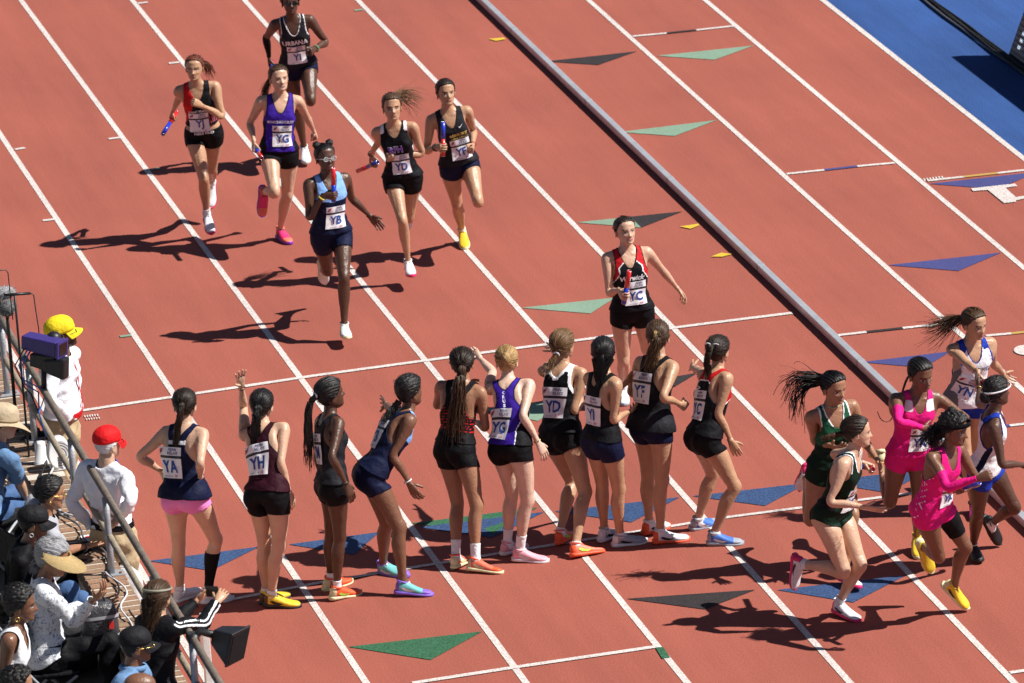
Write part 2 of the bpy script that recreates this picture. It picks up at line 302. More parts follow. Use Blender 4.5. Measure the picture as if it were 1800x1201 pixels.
def hand_geo(kind,s):
    """hand in 'arm down' frame: wrist at origin, fingers -Z, thumb -Y, palm faces -X*s. returns V,T"""
    g=Geo(); X=np.array([1.,0,0]); Y=np.array([0,1.,0])
    g.add(*loft([ring((0,0,z),X,Y,rx,ry,ry2,12) for z,rx,ry,ry2 in [(.02,.018,.024,.021),(-.005,.0175,.026,.024),(-.03,.016,.030,.033),(-.06,.0145,.036,.038),(-.088,.011,.038,.036),(-.096,.008,.034,.032)]]))
    # curl per joint (deg), splay
    K=dict(relax=([18,28,20],3,25),fist=([78,95,60],0,62),open=([4,5,4],9,5),point=([70,90,50],0,40),grip=([55,75,45],1,45))[kind]
    cur,spl,thc=K
    L=[(.029,.040,.024,.019,0),(.010,.044,.027,.020,0),(-.010,.041,.025,.019,0),(-.028,.032,.020,.017,0)]  # y offset (index negative y => thumb side)
    for fi,(yo,l1,l2,l3,_) in enumerate(L):
        yo=-yo; c=list(cur)
        if kind=='point' and fi==0: c=[8,10,8]
        p=np.array([0,yo,-.088 if fi in(1,2) else -.084]); a=math.radians(0); sp=math.radians((1.5-fi)*-spl)
        r=.0088 if fi<3 else .0076; rings=[]; ang=0
        pts=[p-np.array([0,0,-.012])]; angs=[0.]
        for q,l in zip(c,(l1,l2,l3)):
            ang+=math.radians(q); d=np.array([-s*math.sin(ang),math.sin(sp)*math.cos(ang),-math.cos(ang)*math.cos(sp)])
            pts.append(p); angs.append(ang); pm=p+d*l*.5; pts.append(pm); angs.append(ang); p=p+d*l
        pts.append(p); angs.append(ang)
        for k,(pp,an) in enumerate(zip(pts,angs)):
            dd=np.array([-s*math.cos(an),0,math.sin(an)]); t=k/(len(pts)-1); rr=r*(1-.22*t)*(.75 if k==len(pts)-1 else 1)
            rings.append(ring(pp,dd,Y,rr,rr,rr,8))
        g.add(*loft(rings))
    # thumb
    t0=np.array([-s*.006,-.020,-.025]); th=math.radians(thc); base=np.array([-s*.35,-.72,-.6]) if kind!='fist' and kind!='grip' else np.array([-s*.75,-.42,-.55])
    base/=np.linalg.norm(base); p=t0-base*.01; rings=[]; u=np.cross(base,[0,0,1.]); u/=np.linalg.norm(u); d=base.copy()
    for k,(l,bend) in enumerate([(0,0),(.028,0),(.022,.25),(.016,.2),(.015,.15),(.006,0)]):
        ax_=np.array([0,0,-1.])*1; tgt=np.array([-s*.3,.25 if kind in('fist','grip') else -.2,-1.]); tgt/=np.linalg.norm(tgt)
        d=d*(1-bend)+tgt*bend; d/=np.linalg.norm(d); p=p+d*l; uu=np.cross(d,[1,0,0.]); uu/=np.linalg.norm(uu); vv=np.cross(d,uu)
        r=[.014,.0125,.0105,.0098,.0088,.0055][k]; rings.append(ring(p,uu,vv,r,r,r,8))
    g.add(*loft(rings))
    T=[]
    for q in g.f:
        for k in range(1,len(q)-1): T.append((q[0],q[k],q[k+1]))
    return np.array(g.v),np.array(T)

# ---------------------------------------------------------------- skinning, garments, hair
def quat(R):
    v=rvec(R); a=np.linalg.norm(v)
    if a<1e-9: return np.array([1.,0,0,0])
    return np.concatenate([[math.cos(a/2)],v/a*math.sin(a/2)])
def qmul(a,b):
    w1,x1,y1,z1=np.moveaxis(a,-1,0); w2,x2,y2,z2=np.moveaxis(b,-1,0)
    return np.stack([w1*w2-x1*x2-y1*y2-z1*z2,w1*x2+x1*w2+y1*z2-z1*y2,w1*y2-x1*z2+y1*w2+z1*x2,w1*z2+x1*y2-y1*x2+z1*w2],-1)
class Pose:
    def __init__(s,d,rest,wide=0.):
        s.s=d['s']; s.rest=rest; R={k:er(v) for k,v in d['B'].items()}
        R['wa']=half(R['pel'],R['ch']); R['ne']=half(R['ch'],R['hd']); P={}
        P['pel']=np.array(d['pel']); 
        P['wa']=P['pel']+R['pel']@(rest['wa']-rest['pel'])*s.s
        P['ch']=P['wa']+R['wa']@(rest['ch']-rest['wa'])*s.s
        P['ne']=P['ch']+R['ch']@(rest['ne']-rest['ch'])*s.s
        P['hd']=P['ne']+R['ne']@(rest['hd']-rest['ne'])*s.s
        for S,sg in (('L',1),('R',-1)):
            P['ua'+S]=np.array(d['sh'][S])+R['ch']@np.array([sg*wide,0,0])*s.s
            P['fa'+S]=P['ua'+S]+R['ua'+S]@(rest['fa'+S]-rest['ua'+S])*s.s
            P['ha'+S]=P['fa'+S]+R['fa'+S]@(rest['ha'+S]-rest['fa'+S])*s.s
            P['th'+S]=P['pel']+R['pel']@(rest['th'+S]-rest['pel'])*s.s
            P['sn'+S]=P['th'+S]+R['th'+S]@(rest['sn'+S]-rest['th'+S])*s.s
            P['ft'+S]=P['sn'+S]+R['sn'+S]@(rest['ft'+S]-rest['sn'+S])*s.s
        s.R=R; s.P=P; s.origin=np.array([P['pel'][0],P['pel'][1],d.get('floor',0.)])
        Q={}
        for b in BONES:
            q=quat(R[b]); p=PARENT.get(b)
            if p is not None and np.dot(q,Q[p])<0: q=-q
            Q[b]=q
        s.Q=np.array([Q[b] for b in BONES])
        t=np.array([P[b]-R[b]@(rest[b]*s.s) for b in BONES]); tq=np.concatenate([np.zeros((len(BONES),1)),t],1)
        s.D=.5*qmul(tq,s.Q)
    def skin(s,V,W):
        q=W@s.Q; d=W@s.D; n=np.linalg.norm(q,axis=1,keepdims=True); q/=n; d/=n
        v=V*s.s; w=q[:,:1]; r=q[:,1:]
        t=2*(w*d[:,1:]-d[:,:1]*r+np.cross(r,d[:,1:]))
        return v+2*np.cross(r,np.cross(r,v)+w*v)+t-s.origin
    def rigid(s,V,b,local=False):
        """V in template space moved by bone b"""
        return (np.asarray(V)-s.rest[b])*(s.s*(1.06 if b=='hd' else 1.))@s.R[b].T+s.P[b]-s.origin
def make_tpl(**k):
    V,T=body_geo(**k); W=body_weights(V,T); N=vnormals(V,T)
    rest=dict(REST)
    if k.get('male'):
        for S,sg in (('L',1),('R',-1)):
            for b in ('ua','fa','ha'): rest[b+S]=REST[b+S]+np.array([sg*.165*.13,0,0])
    return dict(V=V,T=T,W=W,N=N,rest=rest,male=bool(k.get('male')),wide=.165*.13 if k.get('male') else 0,bvh=BVHTree.FromPolygons(V.tolist(),T.tolist()))
def split(X,T,f):
    """split triangles on f=0; returns X,T,side(bool f>0),f"""
    f=np.where(np.abs(f)<1e-7,1e-7,f); s=f>0; c=s[T].sum(1)
    keep=(c==0)|(c==3); mixed=T[~keep]; out=[T[keep]]; side=[c[keep]==3]
    if len(mixed):
        # rotate so the lone vertex is first
        sm=s[mixed]; lone=np.where(sm.sum(1)==1,sm.argmax(1),(~sm).argmax(1)); idx=(lone[:,None]+np.arange(3))%3
        M=np.take_along_axis(mixed,idx,1); a,b,c_=M.T
        def cut(i,j):
            k=np.stack([np.minimum(i,j),np.maximum(i,j)],1); return k
        K=np.concatenate([cut(a,b),cut(a,c_)]); U,inv=np.unique(K,axis=0,return_inverse=True); inv=inv.ravel()
        t=(f[U[:,0]]/(f[U[:,0]]-f[U[:,1]]))[:,None]; NX=X[U[:,0]]*(1-t)+X[U[:,1]]*t; n=len(X)
        X=np.concatenate([X,NX]); f=np.concatenate([f,np.zeros(len(NX))]); m=len(M); p=n+inv[:m]; q=n+inv[m:]
        la=s[a]
        out+= [np.stack([a,p,q],1),np.stack([p,b,c_],1),np.stack([p,c_,q],1)]; side+=[la,~la,~la]
    return X,np.concatenate(out),np.concatenate(side),f
def compact(X,T):
    u,inv=np.unique(T,return_inverse=True); return X[u],inv.reshape(-1,3)
TPLC={}
def garment(tpl,field,off=.006,zones=(),smooth=3,puff=None,seed=0,rim=.004):
    """cut a garment out of the template surface. zones: list of (field,material index). returns dict"""
    V,N,W,T=tpl['V'],tpl['N'],tpl['W'],tpl['T']
    X=np.concatenate([V,N,W],1); X,T,sd,_=split(X,T,field(V)); T=T[sd]; X,T=compact(X,T)
    mi=np.zeros(len(T),int)
    for zf,m in zones:
        key=zf(X[:,:3]); n0=len(X)
        # keep material of parents: split per material id
        newT=[];newM=[]
        X2,T2,sd,_=split(X,np.concatenate([T,]),key)
        # recover parent material by nearest original face through centroid lookup: split keeps order classes, so redo per class
        parts=[]; Xc=X
        for mm in np.unique(mi):
            Tm=T[mi==mm]; Xn,Tn,sdn,_=split(Xc,Tm,np.concatenate([key,np.zeros(len(Xc)-n0)]) if len(Xc)>n0 else key)
            newT.append(Tn); newM.append(np.where(sdn,m,mm)); Xc=Xn
        X=Xc; T=np.concatenate(newT); mi=np.concatenate(newM)
    P=X[:,:3]; Nn=X[:,3:6]; Wt=X[:,6:]
    Nn=Nn/np.maximum(np.linalg.norm(Nn,axis=1,keepdims=True),1e-9)
    # weld coincident cut vertices
    key=np.round(P*1e5).astype(np.int64); _,ui,inv=np.unique(key,axis=0,return_index=True,return_inverse=True); inv=inv.ravel()
    P,Nn,Wt=P[ui],Nn[ui],Wt[ui]; T=inv[T]; ok=(T[:,0]!=T[:,1])&(T[:,1]!=T[:,2])&(T[:,0]!=T[:,2]); T=T[ok]; mi=mi[ok]
    E=edges_of(T); o=off(P) if callable(off) else np.full(len(P),off)
    Q=P+Nn*o[:,None]
    # boundary verts stay put while the rest is smoothed
    ed=np.concatenate([T[:,[0,1]],T[:,[1,2]],T[:,[2,0]]]); ed.sort(axis=1); U,cn=np.unique(ed,axis=0,return_counts=True); bd=np.zeros(len(P),bool); bd[U[cn==1].ravel()]=True
    for _ in range(smooth):
        L=lap(Q,E,.5); Q=np.where(bd[:,None],Q,L)
    if puff is not None: Q=Q+Nn*puff(P)[:,None]
    return dict(P=Q,T=T,W=Wt/Wt.sum(1,keepdims=True),mi=mi,rest=P)
# --- fields in template space
def aX(p): return np.abs(p[:,0])
def itp(z,xs,ys): return np.interp(z,xs,ys)
def f_singlet(hem=.93,scoop=1.285,bscoop=1.335,racer=True,wide=0.):
    def f(p):
        x,y,z=aX(p),p[:,1],p[:,2]; wf=np.clip(.5-(y-.012)/.05,0,1); wf=wf*wf*(3-2*wf)
        zs=wf*scoop+(1-wf)*bscoop; xin=(.074*wf+.066*(1-wf))*np.sqrt(np.clip((z-zs)/(1.425-zs),0,1)); nk=np.maximum(x-xin,(zs-z))
        xf=itp(z,[1.13,1.19,1.23,1.28,1.34,1.42],[.25,.185,.150,.128,.118,.114]); 
        xb=itp(z,[1.08,1.13,1.18,1.25,1.32,1.38,1.42],[.25,.175,.115,.072,.074,.100,.108]) if racer else xf
        ar=wf*xf+(1-wf)*xb+wide-x
        return np.minimum(np.minimum(nk,ar),z-hem)
    return f
def f_shorts(hem=.80,waist=1.0,slope=.25):
    def f(p):
        x,z=aX(p),p[:,2]; return np.minimum(np.minimum(waist-z,z-(hem+slope*(x-.09))),.26-x)
    return f
def f_top(hem=.88,sleeve=.5,neck=1.415):
    """shirt with sleeves; sleeve = distance along the arm"""
    def f(p):
        x,z=aX(p),p[:,2]; A=JR['sh']; d=adir(1); q=p.copy(); q[:,0]=x; t=(q-A)@d
        arm=(t>.10)&(x>.2); r=np.sqrt(x**2+(p[:,1]-.015)**2)
        return np.where(arm,sleeve-t,np.minimum(z-hem,np.maximum(neck-z,(r-.066))))
    return f
def f_pants(hem=.09,waist=1.02):
    def f(p): return np.minimum(np.minimum(waist-p[:,2],p[:,2]-hem),.26-aX(p))
    return f
def f_arm(s,t0,t1):
    def f(p):
        A=mir(JR['sh'],s); d=adir(s); t=(p-A)@d; pr=np.linalg.norm(p-A-t[:,None]*d,axis=1); return np.minimum(np.minimum(t-t0,t1-t),np.where((p[:,0]*s>.17)&(pr<.085),1,-1)*1.)
    return f
def f_leg(s,z0,z1):
    def f(p): return np.minimum(np.minimum(p[:,2]-z0,z1-p[:,2]),np.where((p[:,0]*s>0)&(np.abs(p[:,0])<.26),1.,-1.))
    return f
def neg(f): return lambda p:-f(p)
def band(f,w): return lambda p:w-f(p)

def new_mesh(name,V,T,mats,mi=None,smooth=True,parent=None,paint=None,strk=None):
    me=bpy.data.meshes.new(name); V=np.asarray(V,float)
    if isinstance(T,np.ndarray):
        n=len(T); me.vertices.add(len(V)); me.vertices.foreach_set('co',V.ravel()); me.loops.add(n*3); me.loops.foreach_set('vertex_index',T.ravel().astype(np.int32))
        me.polygons.add(n); me.polygons.foreach_set('loop_start',np.arange(0,n*3,3,dtype=np.int32)); me.update(calc_edges=True)
    else: me.from_pydata([tuple(map(float,v)) for v in V],[],[tuple(int(i) for i in q) for q in T]); me.update()
    for m in (mats if isinstance(mats,(list,tuple)) else [mats]): me.materials.append(m)
    if mi is not None: me.polygons.foreach_set('material_index',np.asarray(mi,np.int32))
    if smooth: me.polygons.foreach_set('use_smooth',np.ones(len(me.polygons),bool))
    if paint is not None: me.attributes.new('paint','FLOAT_COLOR','POINT').data.foreach_set('color',np.asarray(paint,np.float32).ravel())
    if strk is not None: me.attributes.new('strk','FLOAT','POINT').data.foreach_set('value',np.asarray(strk,np.float32))
    me.update(); ob=bpy.data.objects.new(name,me); COL.objects.link(ob)
    if parent is not None: ob.parent=parent
    return ob
def empty(name,loc,label,cat,group=None):
    o=bpy.data.objects.new(name,None); COL.objects.link(o); o.location=loc; o.empty_display_size=.2
    o['label']=label; o['category']=cat
    if group: o['group']=group
    return o
TXT={}
def text_mesh(s,bold=.018,ital=0.):
    k=(s,bold,ital)
    if k not in TXT:
        c=bpy.data.curves.new('t','FONT'); c.body=s; c.size=1; c.offset=bold; c.shear=ital; c.resolution_u=2; c.align_x='CENTER'; c.align_y='CENTER'
        o=bpy.data.objects.new('t',c); COL.objects.link(o); dg=bpy.context.evaluated_depsgraph_get(); me=bpy.data.meshes.new_from_object(o.evaluated_get(dg))
        bm=bmesh.new(); bm.from_mesh(me)
        xs=[v.co.x for v in bm.verts]; a,b=min(xs),max(xs); n=max(3,int((b-a)/.22))
        for i in range(1,n): bmesh.ops.bisect_plane(bm,geom=bm.verts[:]+bm.edges[:]+bm.faces[:],plane_co=(a+(b-a)*i/n,0,0),plane_no=(1,0,0))
        bmesh.ops.triangulate(bm,faces=bm.faces[:]); bm.verts.index_update()
        V=np.array([v.co[:2] for v in bm.verts]); T=np.array([[v.index for v in f.verts] for f in bm.faces]); bm.free()
        V-=(V.min(0)+V.max(0))/2
        bpy.data.objects.remove(o); bpy.data.curves.remove(c); bpy.data.meshes.remove(me); TXT[k]=(V,T)
    return TXT[k]
def on_torso(tpl,uv,front,lift):
    """uv (n,2): x right as read, z template height -> rest points and weights on the torso"""
    P=[];W=[]; sg=-1 if front else 1
    for u,z in uv:
        # wrapped round the trunk: reader's right is the person's left on the front, the person's right on the back
        th=u/.128; x=math.sin(th)*(1 if front else -1); d=np.array([x,sg*math.cos(th),0.]); c=np.array([0,.010,z])
        h=tpl['bvh'].ray_cast(Vector(c+d*.215),Vector(-d))
        if h[0] is None: h=(Vector(c+d*.12),Vector(d),0)
        t=tpl['T'][h[2]]; n=np.array(h[1])*.3+d*.7; n/=np.linalg.norm(n)
        P.append(np.array(h[0])+n*(lift+.0028*math.sin(u*52+z*24)+.002*math.sin(z*66-u*30))); W.append(tpl['W'][t].mean(0))
    return np.array(P),np.array(W)
def patch(tpl,pose,name,V2,T,front,cx,cz,mat,lift,parent,rot=0.):
    c,s=math.cos(rot),math.sin(rot); uv=V2@np.array([[c,s],[-s,c]])+np.array([cx,cz]); P,W=on_torso(tpl,uv,front,lift)
    V=pose.skin(P,W); a,b,cc=V[T[0]]; 
    return new_mesh(name,V,T,mat,parent=parent,smooth=False)
def grid2(w,h,nx=9,ny=7,cut=.0):
    V=np.array([(-w/2+w*i/(nx-1),-h/2+h*j/(ny-1)) for j in range(ny) for i in range(nx)]); T=[]
    for j in range(ny-1):
        for i in range(nx-1):
            a=j*nx+i; T+=[(a,a+1,a+nx+1),(a,a+nx+1,a+nx)]
    return V,np.array(T)
def bib(tpl,pose,root,txt,front=True,cx=0.,cz=1.12,sc=1.0,rot=0.,lift=.024):
    """number bib: sheet, dark gap, header strip; print is laid on the sheet itself"""
    M=MATS; w,h=.196*sc,.130*sc; c,s=math.cos(rot),math.sin(rot); RT=np.array([[c,s],[-s,c]]); out=np.array([0,-1. if front else 1.,0])
    def sheet(name,w_,h_,dv,nx,ny,mat,lf,parent):
        V2,T=grid2(w_,h_,nx,ny); P,W=on_torso(tpl,(V2+np.array([0,dv]))@RT+np.array([cx,cz]),front,lf)
        return new_mesh(name,pose.skin(P,W),T,mat,parent=parent,smooth=True),(P.reshape(ny,nx,3),W.reshape(ny,nx,-1),w_,h_,nx,ny)
    def printed(name,V,T,sh,mat,parent,k=1):
        P,W,w_,h_,nx,ny=sh; a=np.clip((V[:,0]+w_/2)/w_*(nx-1),0,nx-1.001); b=np.clip((V[:,1]+h_/2)/h_*(ny-1),0,ny-1.001); i,j=a.astype(int),b.astype(int); fa,fb=(a-i)[:,None],(b-j)[:,None]
        f=lambda A:(A[j,i]*(1-fa)+A[j,i+1]*fa)*(1-fb)+(A[j+1,i]*(1-fa)+A[j+1,i+1]*fa)*fb
        p=f(P); rad=p-np.array([0,.01,0]); rad[:,2]=0; rad/=np.linalg.norm(rad,axis=1,keepdims=True); return new_mesh(name,pose.skin(p+rad*.0036*k,f(W)),T,mat,parent=parent,smooth=False)
    b,S=sheet('bib',w,h,0,13,10,M['bib'],lift,root); sheet('bib_gap',w*.98,.022*sc,h/2+.009*sc,11,3,M['bib_dark'],lift-.003,b); hd,SH=sheet('bib_header',w,.056*sc,h/2+.046*sc,13,4,M['bib'],lift,b)
    V,T=text_mesh(txt,.03); printed('bib_letters',V*np.array([.100,.106])*sc+np.array([0,.012*sc]),T,S,M['bib_blue'],b)
    for k,line in enumerate(('PENN','RELAYS')):
        V,T=text_mesh(line,.02,.25); printed('bib_print',V*np.array([.024,.026])*sc+np.array([.032,.012-.024*k])*sc,T,SH,M['bib_navy'],b)
    for a,mm in ((0,'bib_red'),(1,'bib_navy'),(2,'bib_red')):
        Vq=np.array([(-.088+.004*a,-.020+.011*a),(-.060+.006*a,-.006+.010*a),(-.058+.006*a,.002+.010*a),(-.086+.004*a,-.011+.011*a)])*sc; Vq[:,0]=np.maximum(Vq[:,0],-w/2+.004); printed('bib_emblem',Vq,np.array([(0,1,2),(0,2,3)]),SH,M[mm],b)
    V,T=text_mesh('250',.02,.2); printed('bib_print',V*np.array([.024,.022])*sc+np.array([.045*sc,-h/2+.016*sc]),T,S,M['bib_pink'],b)
    V,T=grid2(.075*sc,.004*sc,4,2); printed('bib_print',V+np.array([-.025*sc,-h/2+.013*sc]),T,S,M['bib_grey'],b)
    return b
def lettering(tpl,pose,root,txt,mat,w,h,front,cx,cz,bold=.03,ital=0.,rot=0.,name='lettering',lift=.027):
    V,T=text_mesh(txt,bold,ital); ex=V.max(0)-V.min(0); return patch(tpl,pose,name,V/ex*np.array([w,h]),T,front,cx,cz,mat,lift,root,rot)

# --- hair
def strands(rs,path,r0,r1,n,rad=.0026,curl=0.,freq=3.,flare=0.,seg=11,sides=4,tang=0.):
    """tapered strands along a path of points; returns V,T"""
    path=np.asarray(path,float); k=len(path); t=np.linspace(0,1,seg)
    d=np.concatenate([[0],np.cumsum(np.linalg.norm(np.diff(path,axis=0),axis=1))]); d/=d[-1]
    # catmull-like smoothing by dense linear + box filter
    tt=np.linspace(0,1,64); P=np.stack([np.interp(tt,d,path[:,i]) for i in range(3)],1)
    for _ in range(10): P[1:-1]=(P[:-2]+2*P[1:-1]+P[2:])/4
    C=np.stack([np.interp(t,tt,P[:,i]) for i in range(3)],1); D=np.gradient(C,axis=0); D/=np.linalg.norm(D,axis=1,keepdims=True)
    ref=np.array([.3,.2,.9]); U=np.cross(D,ref); U/=np.linalg.norm(U,axis=1,keepdims=True); Vv=np.cross(D,U)
    Vs=[];Ts=[]; o=0
    for q in range(n):
        a=rs.uniform(0,2*math.pi); rr=math.sqrt(rs.uniform(0,1)); L=rs.uniform(.60,1.0); ph=rs.uniform(0,6.28); fl=rs.normal(0,1,3)*flare
        R=(r0+(r1-r0)*t)*rr; cu=curl*rs.uniform(.5,1.2); ang=a+ph*0+tang*t
        c=np.stack([np.interp(t*L,t,C[:,i]) for i in range(3)],1)+U*(R*np.cos(ang)+cu*np.sin(freq*6.28*t+ph)*np.minimum(1,t*4))[:,None]+Vv*(R*np.sin(ang)+cu*np.cos(freq*6.28*t+ph)*np.minimum(1,t*4))[:,None]+fl*(t**1.7)[:,None]
        w=rad*rs.uniform(.7,1.25)*np.clip(1.15-t*.75,.25,1)
        an=np.arange(sides)*2*math.pi/sides
        ringv=c[:,None,:]+w[:,None,None]*(np.cos(an)[None,:,None]*U[:,None,:]+np.sin(an)[None,:,None]*Vv[:,None,:])
        Vs.append(ringv.reshape(-1,3)); i=np.arange(seg-1)[:,None]*sides+np.arange(sides); j=np.arange(seg-1)[:,None]*sides+(np.arange(sides)+1)%sides
        Ts.append(np.stack([i,j,j+sides],-1).reshape(-1,3)+o); Ts.append(np.stack([i,j+sides,i+sides],-1).reshape(-1,3)+o); o+=seg*sides
    return np.concatenate(Vs),np.concatenate(Ts),np.repeat(rs.uniform(0,60,n),seg*sides)
HEADS={}
def head_tpl(seed):
    if seed not in HEADS: HEADS[seed]=head_geo(seed)
    return HEADS[seed]
def f_hair(front=.186,low=.035,ear=.024):
    def f(p):
        x,y,z=aX(p),p[:,1],p[:,2]-1.463
        yh=itp(z,[.0,.03,.05,.075,.098,.115,.14,.16,front-.004,front+.012],[.09,low+.02,low,.036,ear,-.012,-.034,-.046,-.066,-.12])
        return y-yh-.004*np.sin(x*260)
    return f
def hair_cap(hv,ht,field,off,rs,rough=0.,groove=.0015,dirn=(0,1,0.2)):
    X=hv.copy(); X,T,sd,f=split(X,ht,field(X)); T=T[sd]; N=vnormals(X,T); e=np.minimum(1,np.maximum(f,0)/.018)
    c=np.array([0,.005,1.463+.11]); d=X-c; r=np.linalg.norm(d,axis=1)
    g=groove*np.sin(np.arctan2(d[:,0],d[:,2]+.02)*46+rs.uniform(0,6))
    nz=0
    if rough>0:
        nz=rough*(np.sin(X[:,0]*170+rs.uniform(0,6))*np.sin(X[:,1]*150+rs.uniform(0,6))*np.sin(X[:,2]*160)+.6*np.sin(X[:,0]*310+1)*np.sin(X[:,2]*290)*np.sin(X[:,1]*300))
    X=X+N*((off*e**.7+.0015)+(g+nz)*e)[:,None]
    tie=np.array([0,.10,1.463+.13]); dd=X-tie; st=np.arctan2(dd[:,0],dd[:,2]+.35*dd[:,1]*0+1e-6)*1.0+.02*np.sin(d[:,1]*90)
    Y,T=compact(np.concatenate([X,st[:,None]],1),T)
    return Y[:,:3],T,Y[:,3]
def hand_R(pose,S,pron,flex,dev=0.):
    sg=1 if S=='L' else -1; F=pose.R['fa'+S]@Ry(sg*AA).T
    return F@Rz(sg*math.radians(pron))@Rx(0)@Ry(sg*math.radians(flex))@Rx(math.radians(dev))
def shoe(pose,root,S,c_up,c_sole,c_toe=None,c_heel=None,mark=None,lace=None,knit=None):
    sg=1 if S=='L' else -1; cx=sg*.097; X=np.array([1.,0,0]); Z=np.array([0,0,1.])
    st=[(.074,.045,.014,.030,.022),(.066,.050,.027,.040,.036),(.045,.054,.035,.046,.044),(.018,.056,.0365,.050,.046),(-.012,.050,.0375,.046,.042),(-.045,.042,.041,.036,.034),(-.085,.034,.0455,.026,.026),(-.125,.029,.046,.019,.021),(-.155,.028,.042,.017,.019),(-.176,.027,.035,.014,.017),(-.189,.025,.023,.009,.012),(-.195,.024,.010,.004,.006)]
    out=lambda y:sg*(.006 if y<-.05 else 0)*min(1,max(0,(-.05-y)/.06))
    V,F=loft([ring((cx+out(y),y,z),X,Z,rx,ru,rd,16,2.4) for y,z,rx,ru,rd in st]); V=np.array(V); V[:,2]=np.maximum(V[:,2],.008)
    mi=[]; 
    for q in F:
        c=np.mean([V[i] for i in q],0); mi.append(2 if c[1]>.040-.2*(c[2]-.05) else (1 if (c_toe is not None and c[1]<-.142+.03*c[2]/.05) else 0))
    sh=new_mesh('shoe',pose.rigid(V,'ft'+S),F,[c_up,c_toe or c_up,c_heel or c_up],mi,parent=root)
    so=[(.084,.026,.020),(.062,.027,.0385),(.02,.027,.041),(-.03,.025,.041),(-.07,.022,.048),(-.12,.019,.0505),(-.16,.018,.045),(-.184,.020,.036),(-.198,.024,.022),(-.205,.028,.008)]
    V,F=loft([ring((cx+out(y),y,zt/2+.001),X,Z,rx,zt/2+.004,zt/2+.001,14,3.2) for y,zt,rx in so]); new_mesh('sole',pose.rigid(V,'ft'+S),F,c_sole,parent=sh)
    V,F=ringmesh((cx,.026,.098),(0,-.25,1),.0345,.0055,18,6); V=np.array(V); V[:,1]=.026+(V[:,1]-.026)*1.15; new_mesh('collar',pose.rigid(V,'ft'+S),F,c_toe or c_sole,parent=sh)
    if lace is not None:
        g=Geo()
        for k in range(5):
            y=-.02-.021*k; z=.090-.0125*k-.010*(k>0)
            g.add(*loft([ring((cx+out(y)+sg*q*.020,y+.004*abs(q),z-.0045*q*q),np.array([0,1.,0]),Z,.0055,.0055,.0055,6) for q in (-1,-.5,0,.5,1)]))
        for q in (-1,1):
            g.add(*loft([ring((cx+q*(.006+.013*t),-.02-.01*t,.094+.016*t-.030*t*t),np.array([0,1.,0]),Z,.003,.003,.003,6) for t in (0,.35,.7,1.1)]))
        new_mesh('laces',pose.rigid(np.array(g.v),'ft'+S),g.f,lace,parent=sh)
    if mark is not None:
        for side in (1,-1):
            pts=[(.030,.052),(.0,.034),(-.040,.029),(-.105,.046),(-.045,.043),(-.016,.050),(.014,.062)]
            pp=[]
            for y,z in pts:
                rx=np.interp(-y,[-t[0] for t in st],[t[2] for t in st]); zc=np.interp(-y,[-t[0] for t in st],[t[1] for t in st]); ru=np.interp(-y,[-t[0] for t in st],[t[3] for t in st])
                kk=max(0,1-abs((z-zc)/ru)**2.4)**(1/2.4); pp.append((cx+out(y)+side*(rx*kk+.0035),y,z))
            pp=np.array(pp); cen=pp.mean(0); 
            new_mesh('side_mark',pose.rigid(pp,'ft'+S),[(0,1,6),(1,5,6),(1,2,5),(2,4,5),(2,3,4)],mark,smooth=False,parent=sh)
    return sh

def ringmesh(c,d,R,r,n=18,m=6):
    d=np.asarray(d)/np.linalg.norm(d); u=np.cross(d,[.3,.9,.2]); u/=np.linalg.norm(u); v=np.cross(d,u); V=[];F=[]
    for i in range(n):
        a=2*math.pi*i/n; e=u*math.cos(a)+v*math.sin(a)
        for j in range(m):
            b=2*math.pi*j/m; V.append(np.asarray(c)+e*(R+r*math.cos(b))+d*r*1.3*math.sin(b))
    for i in range(n):
        for j in range(m): F.append((i*m+j,((i+1)%n)*m+j,((i+1)%n)*m+(j+1)%m,i*m+(j+1)%m))
    return V,F

